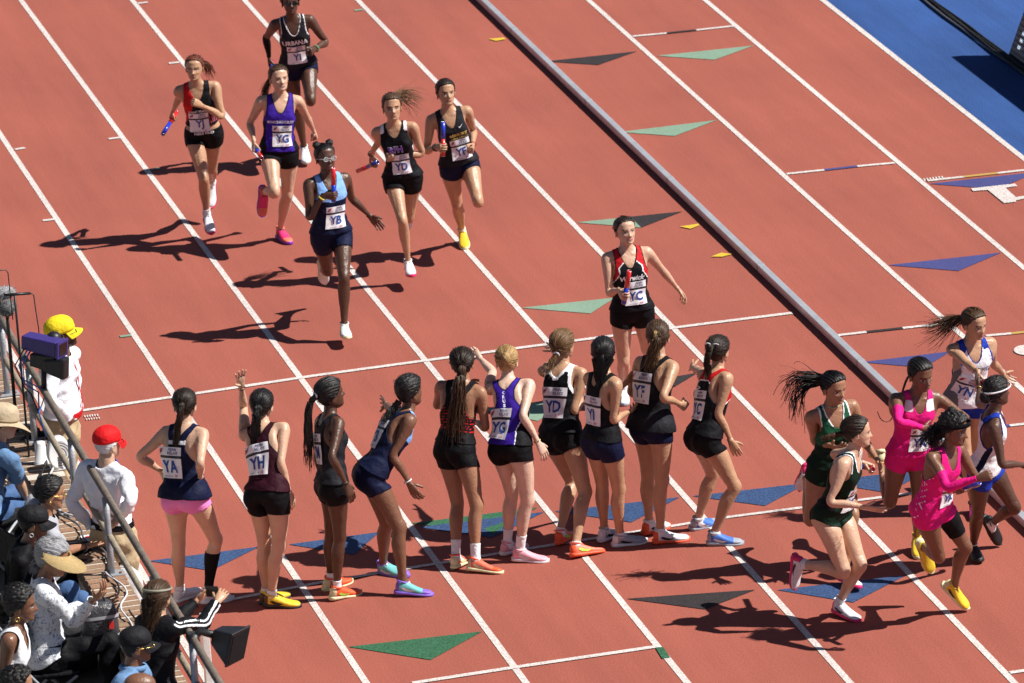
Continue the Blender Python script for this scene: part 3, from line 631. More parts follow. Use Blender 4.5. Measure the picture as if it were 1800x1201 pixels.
# ---------------------------------------------------------------- setting
def grain_mat(name,col,speck,amount=.5,scale=170.,big=.08,rough=.9,bump=.35,stain=.0):
    m=bpy.data.materials.new(name); m.use_nodes=True; nt=m.node_tree; N=nt.nodes; L=nt.links; b=N['Principled BSDF']; b.inputs['Roughness'].default_value=rough; b.inputs['Specular IOR Level'].default_value=.25
    tc=N.new('ShaderNodeTexCoord'); src=tc.outputs['Object']
    n1=N.new('ShaderNodeTexNoise'); n1.inputs['Scale'].default_value=scale; n1.inputs['Detail'].default_value=2.5; n1.inputs['Roughness'].default_value=.65; L.new(src,n1.inputs['Vector'])
    r1=N.new('ShaderNodeValToRGB'); r1.color_ramp.elements[0].position=.36; r1.color_ramp.elements[1].position=.62; r1.color_ramp.elements[0].color=(*speck,1); r1.color_ramp.elements[1].color=(*col,1); L.new(n1.outputs['Fac'],r1.inputs['Fac'])
    n2=N.new('ShaderNodeTexNoise'); n2.inputs['Scale'].default_value=.45; n2.inputs['Detail'].default_value=6; n2.inputs['Roughness'].default_value=.6; L.new(src,n2.inputs['Vector'])
    mr=N.new('ShaderNodeMapRange'); mr.inputs['From Min'].default_value=.3; mr.inputs['From Max'].default_value=.7; mr.inputs['To Min'].default_value=1-big; mr.inputs['To Max'].default_value=1+big; L.new(n2.outputs['Fac'],mr.inputs['Value'])
    mx=N.new('ShaderNodeMix'); mx.data_type='RGBA'; mx.inputs['Factor'].default_value=amount; mx.inputs['A'].default_value=(*col,1); L.new(r1.outputs['Color'],mx.inputs['B'])
    vm=N.new('ShaderNodeVectorMath'); vm.operation='SCALE'; L.new(mx.outputs['Result'],vm.inputs[0]); L.new(mr.outputs['Result'],vm.inputs['Scale'])
    mp=N.new('ShaderNodeMapping'); mp.inputs['Scale'].default_value=(2.2,.16,1); L.new(src,mp.inputs[0]); n3=N.new('ShaderNodeTexNoise'); n3.inputs['Scale'].default_value=1.4; n3.inputs['Detail'].default_value=7; n3.inputs['Roughness'].default_value=.7; L.new(mp.outputs[0],n3.inputs['Vector'])
    m3=N.new('ShaderNodeMapRange'); m3.inputs['From Min'].default_value=.35; m3.inputs['From Max'].default_value=.68; m3.inputs['To Min'].default_value=1-big*1.1; m3.inputs['To Max'].default_value=1+big*1.1; L.new(n3.outputs['Fac'],m3.inputs['Value'])
    v2=N.new('ShaderNodeVectorMath'); v2.operation='SCALE'; L.new(vm.outputs['Vector'],v2.inputs[0]); L.new(m3.outputs['Result'],v2.inputs['Scale']); out=v2.outputs['Vector']
    if stain>0:   # scattered pale scuffs and chips
        v=N.new('ShaderNodeTexNoise'); v.inputs['Scale'].default_value=26; v.inputs['Detail'].default_value=3; L.new(src,v.inputs['Vector'])
        r2=N.new('ShaderNodeValToRGB'); r2.color_ramp.elements[0].position=.735; r2.color_ramp.elements[1].position=.77; L.new(v.outputs['Fac'],r2.inputs['Fac'])
        m2=N.new('ShaderNodeMath'); m2.operation='MULTIPLY'; m2.inputs[1].default_value=stain; L.new(r2.outputs['Color'],m2.inputs[0])
        mx2=N.new('ShaderNodeMix'); mx2.data_type='RGBA'; L.new(m2.outputs[0],mx2.inputs['Factor']); L.new(out,mx2.inputs['A']); mx2.inputs['B'].default_value=(.5,.3,.22,1); out=mx2.outputs['Result']
    L.new(out,b.inputs['Base Color'])
    bp=N.new('ShaderNodeBump'); bp.inputs['Strength'].default_value=bump; bp.inputs['Distance'].default_value=.004; L.new(n1.outputs['Fac'],bp.inputs['Height']); L.new(bp.outputs[0],b.inputs['Normal'])
    MATS[name]=m; return m
def flat(name,pts,z,mat,parent=None,kind=None):
    o=new_mesh(name,[(p[0],p[1],z) for p in pts],[tuple(range(len(pts)))],mat,smooth=False,parent=parent)
    if o.data.polygons[0].normal.z<0: o.data.flip_normals()
    if kind: o['kind']=kind
    return o
TRACK=grain_mat('track_red',(.345,.099,.070),(.17,.040,.028),.5,75,.075,.88,.35,.4)
BLUEG=grain_mat('surround_blue',(.034,.092,.28),(.010,.028,.11),.6,70,.16,.9,.4)
PW=grain_mat('paint_white',(.72,.69,.66),(.20,.085,.07),.62,80,.06,.75,.4); PB=grain_mat('paint_blue',(.045,.092,.21),(.012,.02,.06),.75,70,.06,.8,.4); PV=grain_mat('paint_violet',(.068,.075,.23),(.03,.025,.09),.6,120,.05,.8,.4)
PG=grain_mat('paint_green',(.042,.155,.080),(.015,.04,.02),.75,70,.06,.8,.4); PMN=grain_mat('paint_mint',(.20,.345,.255),(.17,.14,.10),.6,120,.06,.8,.4); PK=grain_mat('paint_black',(.040,.033,.036),(.010,.008,.008),.7,70,.06,.85,.4); PY=M('paint_yellow',(.62,.42,.04),.6,.3,.2,120,.2,60); PGO=grain_mat('paint_gold',(.52,.34,.10),(.25,.13,.04),.5,120,.05,.8,.4)
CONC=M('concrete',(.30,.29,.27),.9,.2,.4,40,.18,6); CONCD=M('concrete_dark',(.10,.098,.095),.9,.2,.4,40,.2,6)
LW=1.07; EX=8*LW+.008
trk=flat('track',[(-40,-30),(EX,-30),(EX,220),(-40,220)],0,TRACK,kind='structure')
flat('infield_surround',[(EX,-30),(200,-30),(200,400),(EX,400)],.0,BLUEG,kind='structure')
def lane_line(x,w=.052): flat('lane_line',[(x-w/2,15),(x+w/2,15),(x+w/2,130),(x-w/2,130)],.004,PW,parent=trk)
for k in (-1,0,1,2,3,4,6,7): lane_line(k*LW+(.008 if k>5 else 0))
lane_line(EX,.058)
def stripe(pts,w,mat,z=.0045,name='cross_line'):
    P=[px(*p)[:2] for p in pts]; d=P[-1]-P[0]; n=np.array([-d[1],d[0]])/np.linalg.norm(d)*w/2
    flat(name,[p-n for p in P]+[p+n for p in P[::-1]],z,mat,parent=trk)
def mark(pts,mat,z=.005,name='zone_mark'): flat(name,[px(*p)[:2] for p in pts],z,mat,parent=trk)
stripe([(128,725.5),(220,711.6),(560,660.6),(900,614.5),(1250,569),(1392,551.5)],.062,PW,.0075)
stripe([(395,1057.5),(560,1026),(900,970.5),(1283,910),(1414,893),(1602,868.6),(1760,851)],.05,PW,.0075)
stripe([(725,1202.2),(908,1174),(1150,1138.5)],.058,PW,.0075)
for a,b,c in (((1112,65),(1172,59.5),PW),((1172,59.5),(1224,54),PK),((1224,54),(1289,47),PW),((1383,307),(1449,300),PW),((1449,300),(1507,293.5),PV),((1507,293.5),(1573,287.5),PW),((1630,319),(1694,312),PW),((1694,312),(1754,305.5),PGO),((1754,305.5),(1830,297),PW),
  ((1463,592),(1523,585),PW),((1523,585),(1587,578),PK),((1587,578),(1662,570.5),PW),((1733,591.5),(1778,587.5),PW),((1778,587.5),(1840,581),PGO),((1728,755),(1775,749.5),PV),((1775,749.5),(1840,742),PW),((1775,1184),(1840,1175),PW),
  ((26,264),(44,261),PW),((75.5,389),(97,386.5),PW),((191,245.5),(210,243),PW),((297,112.5),(315,110.5),PW),((242,7),(260,5),PW),((264,299),(281,297),PMN),((623,19.5),(638,18),PMN),((211,593),(231,590.5),PMN)): stripe([a,b],.055,c,.0078)
mark([(958,109),(1120,91),(1052,115)],PK); mark([(1154,99),(1325,81),(1256,106)],PMN); mark([(1089,233),(1260,212),(1186,240)],PMN); mark([(1013,392),(1108,382),(1127,401)],PMN); mark([(1108,382),(1200,372.5),(1127,401)],PK)
for q in ([(859,70),(886,67.5),(889,70.5),(872,73.5)],[(1195,400),(1228,395),(1229,398),(1214,404)],[(1250,453),(1268,446),(1287,448.5),(1270,453)]): mark(q,PY,.0095,'yellow_mark')
mark([(1633,324),(1815,304),(1815,307),(1773,325),(1717,330.5)],PV); mark([(1561,467),(1760,445),(1685,477)],PV); mark([(1514,637.6),(1672,618.5),(1624,647)],PV)
Z7=lambda x,y:(1500+x/6,300+y/6)
mark([Z7(*p) for p in ((1240,197),(1705,147),(1732,172),(1605,190),(1715,290),(1830,270),(1830,297),(1715,325),(1716,338),(1590,353),(1420,214),(1262,225))],PW,.009,'painted_number')
mark([(1804+22*math.cos(a),617+9*math.sin(a)) for a in np.linspace(0,2*math.pi,24,endpoint=False)],PW,.009,'painted_number')
for k in range(7):
    x=1623+5.2*k; y=315.5-.7*k; mark([(x,y),(x+2.4,y-.4),(x+4.6,y+4.2-.4),(x+2.2,y+4.4)],PW,.009,'painted_lettering')
for k in range(6):
    x=148+4.4*k; y=732-.5*k; mark([(x,y),(x+2.2,y-.3),(x+3.2,y+3.3),(x+1,y+3.6)],PW,.009,'painted_lettering'); mark([(x+3,y+5.5),(x+5,y+5.2),(x+6,y+8.2),(x+4,y+8.5)],PW,.009,'painted_lettering')
mark([(262,987),(456,962),(371,1004)],PB); mark([(508,958),(668,936),(622,976)],PB); mark([(722,921),(945,893),(865,938)],PG); mark([(735,928),(957,901),(865,946)],PB,.0058); mark([(850,931),(901,914),(868,941)],PG,.0066)
mark([(975,900),(1195,875),(1110,919)],PB); mark([(1217,873),(1420,850),(1345,890)],PB); mark([(1440,848),(1640,824),(1560,867)],PB); mark([(1101,1053.5),(1328,1037.7),(1238.5,1072)],PK); mark([(1366,1038),(1593,1012),(1500,1060)],PB); mark([(612,1138),(848,1111),(757,1161)],PG); mark([(1152,1140),(1166,1139),(1178,1157.5),(1164,1159)],PG,.0082)
mark([(916,542),(1082,524),(1038,552)],PMN); mark([(845,721),(1012,700),(946,741)],PMN); mark([(1125,674),(1227,656),(1186,681)],PK)
# ---- the aluminium kerb rail between the lanes
ALU=M('aluminium',(.58,.59,.62),.42,.5,.15,30,.22,7,metal=.55); STEEL=M('galvanised_steel',(.36,.38,.41),.55,.5,.25,60,.18,10,metal=.35); RUSTY=M('painted_pipe',(.15,.122,.098),.7,.3,.4,35,.45,9); RUBBER=M('black_rubber',(.012,.012,.013),.75,.3,.3,90)
def box(g,x0,x1,y0,y1,z0,z1,ch=0.):
    V=[(x,y,z) for z in (z0,z1) for y in (y0,y1) for x in (x0,x1)]
    if ch: V=[(x,y,z) for x,y,z in V[:4]]+[(x+(ch if x==x0 else -ch),y+(ch if y==y0 else -ch),z) for x,y,z in V[4:]]
    g.add(V,[(0,2,3,1),(4,5,7,6),(0,1,5,4),(2,6,7,3),(1,3,7,5),(0,4,6,2)])
def bevel(o,w=.004,seg=2):
    m=o.modifiers.new('bevel','BEVEL'); m.width=w; m.segments=seg; m.limit_method='ANGLE'; return o
XR=5.40; rail=empty('kerb_rail',(XR,0,0),'long raised aluminium kerb rail running between the red lanes','rail')
seg=None
for k,y0 in enumerate(np.arange(30,104,3.0)):
    if seg is None:
        g=Geo(); box(g,-.031,.031,0,2.992,.014,.078); seg=bevel(new_mesh('rail_section',g.v,g.f,ALU,smooth=False,parent=rail),.006); g=Geo(); box(g,-.018,.018,-.035,.035,.0,.050); ft=new_mesh('rail_foot',g.v,g.f,RUBBER,smooth=False,parent=rail)
        g=Geo(); box(g,-.0335,.0335,-.03,.03,.018,.0805); cl=bevel(new_mesh('joint_clip',g.v,g.f,STEEL,smooth=False,parent=rail),.008); a=seg;f=ft;c=cl
    else:
        a=seg.copy();f=ft.copy();c=cl.copy(); COL.objects.link(a);COL.objects.link(f);COL.objects.link(c)
    a.location=(0,y0,0); f.location=(0,y0+.01,0); c.location=(0,y0,0)
    f2=ft.copy(); COL.objects.link(f2); f2.location=(0,y0+1.5,0)
# ---- cable bundle and display board on the blue surround
def tube(pts,r,n=8,name='cable',mat=None,parent=None,closed=False):
    pts=np.asarray(pts,float); D=np.gradient(pts,axis=0); D/=np.maximum(np.linalg.norm(D,axis=1,keepdims=True),1e-9); R=[]
    ref=np.array([.13,.21,.97]) if abs(D[0][2])<.9 else np.array([.9,.3,.1])
    for p,d in zip(pts,D): u=np.cross(d,ref); u/=np.linalg.norm(u); v=np.cross(d,u); R.append(ring(p,u,v,r,r,r,n))
    V,F=loft(R); return new_mesh(name,V,F,mat,parent=parent)
cb=empty('cable_bundle',(9.5,50,0),'thick bundle of black cables laid along the blue surround','cable'); rs=np.random.RandomState(5)
for k in range(7):
    y=np.linspace(-5,60,130); x=(k-3)*.012+.012*np.sin(y*1.3+k*2)+.006*np.sin(y*4.1+k); z=.013+.016*(k%2)+.008*np.abs(np.sin(y*.9+k))
    tube(np.stack([x,y,z],1),.011,7,'cable',RUBBER if k else M('cable_grey',(.10,.10,.11),.6),cb)
A=np.array([9.56,56.95,.0]); Tp=np.array([9.99,56.82,1.15]); dy=np.array([0.,-3.2,0]); nrm=np.cross(dy,Tp-A); nrm/=np.linalg.norm(nrm)
if nrm[0]>0: nrm=-nrm
brd=empty('display_board',A,'black digital display board leaning back on the blue surround','display')
def slab(name,a,b,c,d,t,mat,parent):
    V=[q-A for q in (a,b,c,d)]+[q-A-nrm*t for q in (a,b,c,d)]; return new_mesh(name,V,[(0,1,2,3),(7,6,5,4),(0,4,5,1),(1,5,6,2),(2,6,7,3),(3,7,4,0)],mat,smooth=False,parent=parent)
slab('housing',A,A+dy,Tp+dy,Tp,.09,BLACKP,brd)
LEDM=M('led_panel',(.006,.007,.010),.3,.5); LEDR=M('led_louvre',(.012,.020,.045),.35,.5)
e1=(Tp-A); 
for k in range(22):
    a=A+e1*(.03+.0435*k)+dy*.012+nrm*.006; b=a+dy*.97; slab('louvre',a,b,b+e1*.022,a+e1*.022,.004,LEDR,brd)
em=bpy.data.materials.new('led_digits'); em.use_nodes=True; bb=em.node_tree.nodes['Principled BSDF']; bb.inputs['Base Color'].default_value=(.6,.8,1,1); bb.inputs['Emission Color'].default_value=(.75,.88,1,1); bb.inputs['Emission Strength'].default_value=.7
uy=np.array([0,-1.,0]); uz=e1/np.linalg.norm(e1)
for line,du,dv,sz in (('0:40',.22,.285,.042),('0:46',.22,.215,.042),('0:00',.22,.145,.042)):
    V,T=text_mesh(line,.03); P=np.array([(A-A)+uy*(du+v[0]*sz)+uz*(dv+v[1]*sz*1.2)+nrm*.012 for v in V]); new_mesh('digits',P,T,em,smooth=False,parent=brd)
# ---- brick topped wall, seating floor and tiers behind it
ZL=.85; XE=-1.58; WL=.30
BRK=[M('brick_%s'%n,c,.9,.2,.5,60,.25,14) for n,c in (('brown',(.27,.175,.115)),('red',(.29,.17,.11)),('dark',(.20,.13,.09)))]; MORT=M('mortar',(.55,.50,.43),.95,.1,.4,70,.12,20)
wall=empty('brick_wall',(XE-WL/2,0,0),'low brick wall topped with bricks laid crosswise beside the outer lane','wall')
g=Geo(); box(g,-WL/2+.004,WL/2-.004,20,49.5,0,ZL-.005); new_mesh('wall_core',g.v,g.f,MORT,smooth=False,parent=wall)
protos=[]
for m_ in BRK:
    g=Geo(); box(g,-WL/2,WL/2,0,.082,-.062,0); o=new_mesh('brick',g.v,g.f,m_,smooth=False,parent=wall); protos.append(o)
rb=np.random.RandomState(2); i=0; y=38.6
while y<48.9:
    k=int(rb.choice(3,p=[.5,.3,.2])); o=protos[k] if i<3 and k==i else protos[k].copy()
    if o is not protos[k]: COL.objects.link(o)
    o.location=(rb.normal(0,.003),y,ZL+rb.normal(0,.0025)); o.rotation_euler=(0,0,rb.normal(0,.006)); i+=1; y+=.112
for k,o in enumerate(protos):
    if o.location.length<1: o.location=(0,y,ZL); y+=.112
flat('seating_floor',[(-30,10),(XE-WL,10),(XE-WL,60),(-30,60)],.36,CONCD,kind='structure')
for k in range(5):
    g=Geo(); box(g,-60,-3.55-.85*k,5,62,.0,.36+.40*(k+1)); o=new_mesh('seating_tier',g.v,g.f,CONC,smooth=False); o['kind']='structure'
# railing: galvanised posts on the wall, two weathered pipes
RX=-1.655; rl=empty('railing',(RX,0,ZL),'two pipe railing with grey posts bolted on top of the brick wall','railing')
tube([(0,y,.60) for y in np.linspace(30,47.75,40)],.027,14,'top_rail',RUSTY,rl); tube([(-.005,y,.29) for y in np.linspace(30,47.9,40)],.024,14,'lower_rail',M('painted_pipe_pale',(.27,.225,.165),.7,.3,.4,35,.45,9),rl)
def curve_end(): pass
for y in (47.62,46.33,44.45,43.0,41.15,39.72):
    tube([(-.012,y,z) for z in (0,.2,.4,.585)],.025,14,'post',STEEL,rl)
    g=Geo(); box(g,-.08,.08,y-.06,y+.06,-.001,.014); bevel(new_mesh('base_plate',g.v,g.f,STEEL,smooth=False,parent=rl),.004)
    for q in (-1,1): V,F=ellipsoid((q*.058-.01,y-.03,.018),(.012,.012,.010),None,8,6); new_mesh('bolt',V,F,M('rusty_bolt',(.20,.09,.04),.8,.3,.3,60,.3,30),parent=rl)
    V,F=ringmesh((-.012,y,.29),(0,0,1),.029,.006,14,6); new_mesh('clamp',V,F,STEEL,parent=rl)

# ---------------------------------------------------------------- people
TF=make_tpl(w=1.06,bust=.8); TS=make_tpl(w=.97,bust=.75); TM=make_tpl(w=1.06,belly=.035,bust=0,male=True); TM2=make_tpl(w=.97,belly=.02,bust=0,male=True)
GC={}
def gcache(tpl,key,fn):
    k=(id(tpl),key)
    if k not in GC: GC[k]=fn()
    return GC[k]
def folds(a,sd,waist=1.04,span=.10):
    rs=np.random.RandomState(sd); K=rs.normal(0,1,(7,3))*np.array([16,16,34]); ph=rs.uniform(0,6.28,7)
    def f(p):
        v=np.sum([np.sin(p@k+q+1.6*np.sin(p@k[::-1]*.5)) for k,q in zip(K,ph)],0)/2.6; return a*v*(.35+np.exp(-((p[:,2]-waist)/span)**2))
    return f
class Person:
    def __init__(s,key,label,skin,tpl=None,group=None,hands=('relax','relax'),pron=(15,15),flex=(0,0),seed=0,name='person',cover=(),hair_shave=None,paintf=None,cat='person',dev=(0,0)):
        d=POSES[key]; s.d=d; s.tpl=tpl or TF; s.pose=Pose(d,s.tpl['rest'],s.tpl['wide']); p=s.pose; s.rs=np.random.RandomState(seed+7)
        s.root=empty(name,p.origin,label,cat,group); t=s.tpl
        B=t['V'].copy()
        for f,q in cover:           # skin under clothing drawn in a little so that it never shows through
            v=f(t['V']); B-=t['N']*(np.clip(v/.02,0,1)*q)[:,None]
        V=[p.skin(B,t['W'])]; T=[t['T']]; n=len(V[0]); P=[np.zeros((n,4))]
        hv,ht,hp,_=head_tpl(seed%5); hp=hp.copy()
        if skin in('brown','dark'):
            li=(hp[:,0]>.3)&(hp[:,0]<.5); hp[li,:3]=(.20,.07,.06); 
        if paintf is not None: paintf(hv,hp)
        s.hv,s.ht=hv,ht
        V.append(p.rigid(hv,'hd')); T.append(ht+n); n+=len(hv); P.append(hp); s.handR={}
        for k,S in enumerate('LR'):
            sg=1 if S=='L' else -1; a,b=hand_geo(hands[k],sg); R=s.baton_R(S) if (d.get('bat') and d['bat']['S']==S) else hand_R(p,S,pron[k],flex[k],dev[k])
            s.handR[S]=R; V.append(a*p.s@R.T+p.P['ha'+S]-p.origin); T.append(b+n); n+=len(a); P.append(np.zeros((len(a),4)))
        s.body=new_mesh('body',np.concatenate(V),np.concatenate(T),SKIN[skin],parent=s.root,paint=np.concatenate(P))
    def baton_R(s,S):
        p=s.pose; sg=1 if S=='L' else -1; ax=np.array(s.d['bat']['d']); fd=p.P['ha'+S]-p.P['fa'+S]; fd/=np.linalg.norm(fd); F=p.R['fa'+S]@Ry(sg*AA).T
        best=None
        for q in (1,-1):
            y=ax*q; z=-(fd-y*(fd@y)); nz=np.linalg.norm(z)
            if nz<.15: z=F@np.array([0,0,1.]); z=z-y*(z@y); nz=np.linalg.norm(z)
            z=z/nz; x=np.cross(y,z); R=np.stack([x,y,z],1); c=np.trace(F.T@R)
            if best is None or c>best[0]: best=(c,R)
        return best[1]
    def g(s,name,key,field,mat,off=.006,zones=(),mats=(),smooth=3,puff=None,parent=None):
        gm=gcache(s.tpl,key,lambda:garment(s.tpl,field,off,zones,smooth,puff))
        V=s.pose.skin(gm['P'],gm['W']); o=new_mesh(name,V,gm['T'],[mat]+list(mats),gm['mi'],parent=parent or s.root)
        m=o.modifiers.new('thick','SOLIDIFY'); m.thickness=.004; m.offset=-1; m.use_rim=True
        return o
    def shoes(s,up,sole,toe=None,heel=None,mark=None,lace=None,sock=None,sockz=.15,skip=''):
        for S in 'LR':
            if S in skip: continue
            shoe(s.pose,s.root,S,S_[up],S_[sole],S_[toe] if toe else None,S_[heel or sole],S_[mark] if mark else None,S_[lace] if lace else None)
            if sock: s.g('sock',('sock',S,sockz),f_leg(1 if S=='L' else -1,.05,sockz),C[sock],.005,smooth=1)
    def cap(s,col,off=.008,rough=0.,field=None,groove=.0015,stray=True):
        V,T,st=hair_cap(s.hv,s.ht,field or f_hair(),off,s.rs,rough,groove); s.hair=new_mesh('hair',s.pose.rigid(V,'hd'),T,H[col],parent=s.root,strk=st*2.2); s.hcol=col
        if stray: s.fuzz(col,off,rough)
        return s.hair
    def fuzz(s,col,off,rough,n=130):
        rs=s.rs; f=f_hair()(s.hv); ids=np.where((f>.004)&(s.hv[:,2]>1.463+.06))[0]; tie=np.array([0,.098,1.463+.125]); c=np.array([0,.008,1.463+.115]); Vs=[];Ts=[];St=[];o=0; seg=7
        for i in rs.choice(ids,n):
            a=s.hv[i]; t=np.linspace(0,rs.uniform(.45,1.0) if not rough else rs.uniform(.15,.35),seg)[:,None]; q=a*(1-t)+tie*t; ra=np.linalg.norm(a-c); rt=np.linalg.norm(tie-c); d=q-c; L=np.linalg.norm(d,axis=1,keepdims=True)
            rad=ra*(1-t)+rt*t; q=c+d/np.maximum(L,1e-4)*np.maximum(L,rad*.985)+d/np.maximum(L,1e-4)*(off+.0025+rs.uniform(0,.004)+rs.normal(0,.002)*np.sin(t*3.1)); q=q+rs.normal(0,.0035 if not rough else .012,3)*np.sin(t*3.0)
            w=rs.uniform(.0009,.0019); D=np.gradient(q,axis=0); U=np.cross(D,d); U/=np.maximum(np.linalg.norm(U,axis=1,keepdims=True),1e-6); N=d/np.maximum(L,1e-4)
            R=np.stack([q+U*w,q+N*w,q-U*w],1).reshape(-1,3); Vs.append(R)
            for k in range(seg-1):
                for j in range(3): x,y=k*3+j,k*3+(j+1)%3; Ts+=[(o+x,o+y,o+y+3),(o+x,o+y+3,o+x+3)]
            St.append(np.full(len(R),rs.uniform(0,60))); o+=len(R)
        m=new_mesh('stray_hair',s.pose.rigid(np.concatenate(Vs),'hd'),np.array(Ts),H[col],parent=s.hair,strk=np.concatenate(St)); m['kind']='stuff'
    def hp(s,v): return s.pose.rigid(np.array([v])+np.array([0,0,1.463]),'hd')[0]     # head-local point -> local
    def back(s): return s.pose.R['ch']@np.array([0,1.,0])
    def tail(s,start,path,r0,r1,n,col=None,world=True,name='ponytail',**k):
        a=s.hp(start); pts=[a]+[a+np.array(q) for q in path]; n=int(n*1.5) if k.get('rad',.0026)<.003 else n; V,T,st=strands(s.rs,pts,r0,r1,n,**k); return new_mesh(name,V,T,H[col or s.hcol],parent=s.hair,strk=st)
    def tail_down(s,start,L,r0,r1,n,out=.05,side=(0,0,0),**k):
        b=s.back(); hb=s.pose.R['hd']@np.array([0,1.,0]); z=np.array([0,0,1.]); sd=np.array(side)
        return s.tail(start,[hb*.035+z*.004,hb*.05+b*.01-z*.045,hb*.02+b*out-z*.13,b*out-z*L*.6+sd*.6,b*(out-.005)-z*L+sd],r0,r1,n,**k)
    def bun(s,at,r,col=None):
        V,F=ellipsoid((0,0,0),r,None,20,14); V=np.array(V); V*=(1+.07*np.sin(np.arctan2(V[:,0],V[:,2])*7+V[:,1]*90))[:,None]
        a=s.hp(at); return new_mesh('hair_bun',V@s.pose.R['hd'].T*s.pose.s+a,F,H[col or s.hcol],parent=s.hair,strk=np.arctan2(V[:,0],V[:,2])*1.4+V[:,1]*30)
    def wrist(s,S,mat,R=.031,r=.005,t=.92,name='bracelet',width=1.):
        p=s.pose; a,b=p.P['fa'+S],p.P['ha'+S]; V,F=ringmesh(a+(b-a)*t-p.origin,b-a,R*p.s*(1.12 if s.tpl['male'] else 1),r); return new_mesh(name,V,F,mat,parent=s.root)
    def bib(s,txt,**k): return bib(s.tpl,s.pose,s.root,txt,**k)
    def text(s,txt,mat,w,h,**k): return lettering(s.tpl,s.pose,s.root,txt,MATS[mat],w,h,**k)
    def glasses(s,mat,lens=True):
        g=Geo()
        for q in (1,-1):
            V,F=ringmesh((q*.032,-.099,.105),(q*.12,1,0),.021,.0022,16,5); V=np.array(V); V[:,2]=.105+(V[:,2]-.105)*.82; g.add(V,F)
            g.add(*loft([ring((q*x,y,.108),np.array([0,0,1.]),np.array([1.,0,0]),.0022,.0022,.0022,6) for x,y in ((.053,-.096),(.068,-.07),(.076,-.01),(.077,.02))]))
        g.add(*loft([ring((x,-.101,.108),np.array([0,0,1.]),np.array([0,1.,0]),.002,.002,.002,6) for x in (-.012,0,.012)]))
        V=np.array(g.v)+np.array([0,0,1.463]); o=new_mesh('glasses',s.pose.rigid(V,'hd'),g.f,mat,parent=s.root)
        if lens:
            for q in (1,-1):
                n=16; V=[(q*.032+.020*math.cos(2*math.pi*i/n),-.0995+q*0,.105+.0165*math.sin(2*math.pi*i/n)) for i in range(n)]
                V=np.array(V)+np.array([0,0,1.463]); new_mesh('lens',s.pose.rigid(V,'hd'),[tuple(range(n))],lens if lens is not True else LENS,parent=o,smooth=False)
        return o
def baton(P,label,first,second,S=None):
    d=P.d['bat']; p=P.pose; S=S or d['S']; sg=1 if S=='L' else -1; R=P.handR[S]; ax=np.array(d['d'])
    c=p.P['ha'+S]+R@np.array([-sg*.027,0,-.080])*p.s; c=c+ax*d.get('o',0.)
    L=.30; r=.0195; u=np.cross(ax,[.2,.3,.9]); u/=np.linalg.norm(u); v=np.cross(ax,u)
    o=empty('relay_baton',c,label,'baton','relay batons carried by the runners')
    for nm,a,b,m in (('tube_half',-L/2,0.,first),('tube_half',0.,L/2,second)):
        rg=[ring(ax*t,u,v,q,q,q,18) for t,q in ((a,r*.8),(a,r),(b,r),(b,r*.8))]
        if a<0: rg=[ring(ax*(a+.02),u,v,r*.78,r*.78,r*.78,18)]+[ring(ax*a,u,v,r*.80,r*.8,r*.8,18)]+rg[1:]
        else: rg=rg[:-1]+[ring(ax*b,u,v,r*.8,r*.8,r*.8,18),ring(ax*(b-.02),u,v,r*.78,r*.78,r*.78,18)]
        V,F=loft(rg,cap=True); new_mesh(nm,V,F,m,parent=o)
    for t in (-L/2,L/2): V,F=ringmesh(ax*t,ax,r*.9,.0022,18,5); new_mesh('rim',V,F,BMET,parent=o)
    return o
sg1=dict(hem=.945)
def std(P,top='ink',shorts='black',skey=(.80,1.0),trim=None,hem=.935,zones=(),zm=(),key=None,loose=.009,racer=True,scoop=1.285,shoff=.007,top_off=None,slope=.25):
    f=f_singlet(hem=hem,scoop=scoop,racer=racer); z=list(zones); mats=list(zm)
    if trim is not None:
        lim=lambda p:np.minimum(.007-f(p),p[:,2]-(hem+.03)); mats.append(C[trim]); z.append((lim,len(mats)))
    so=P.g('shorts',('sh',skey,slope),f_shorts(*skey,slope=slope),C[shorts],shoff,puff=folds(.0022,3,.86,.06))
    off=lambda p:.006+loose*np.clip((1.16-p[:,2])/.2,0,1)
    tp=P.g('singlet',('sg',hem,trim,key,racer,scoop,loose),f,C[top],off,z,mats,puff=folds(.0034,5))
    return tp,so
cov=[(f_shorts(.80,1.0),.006),(f_singlet(.95),.005)]

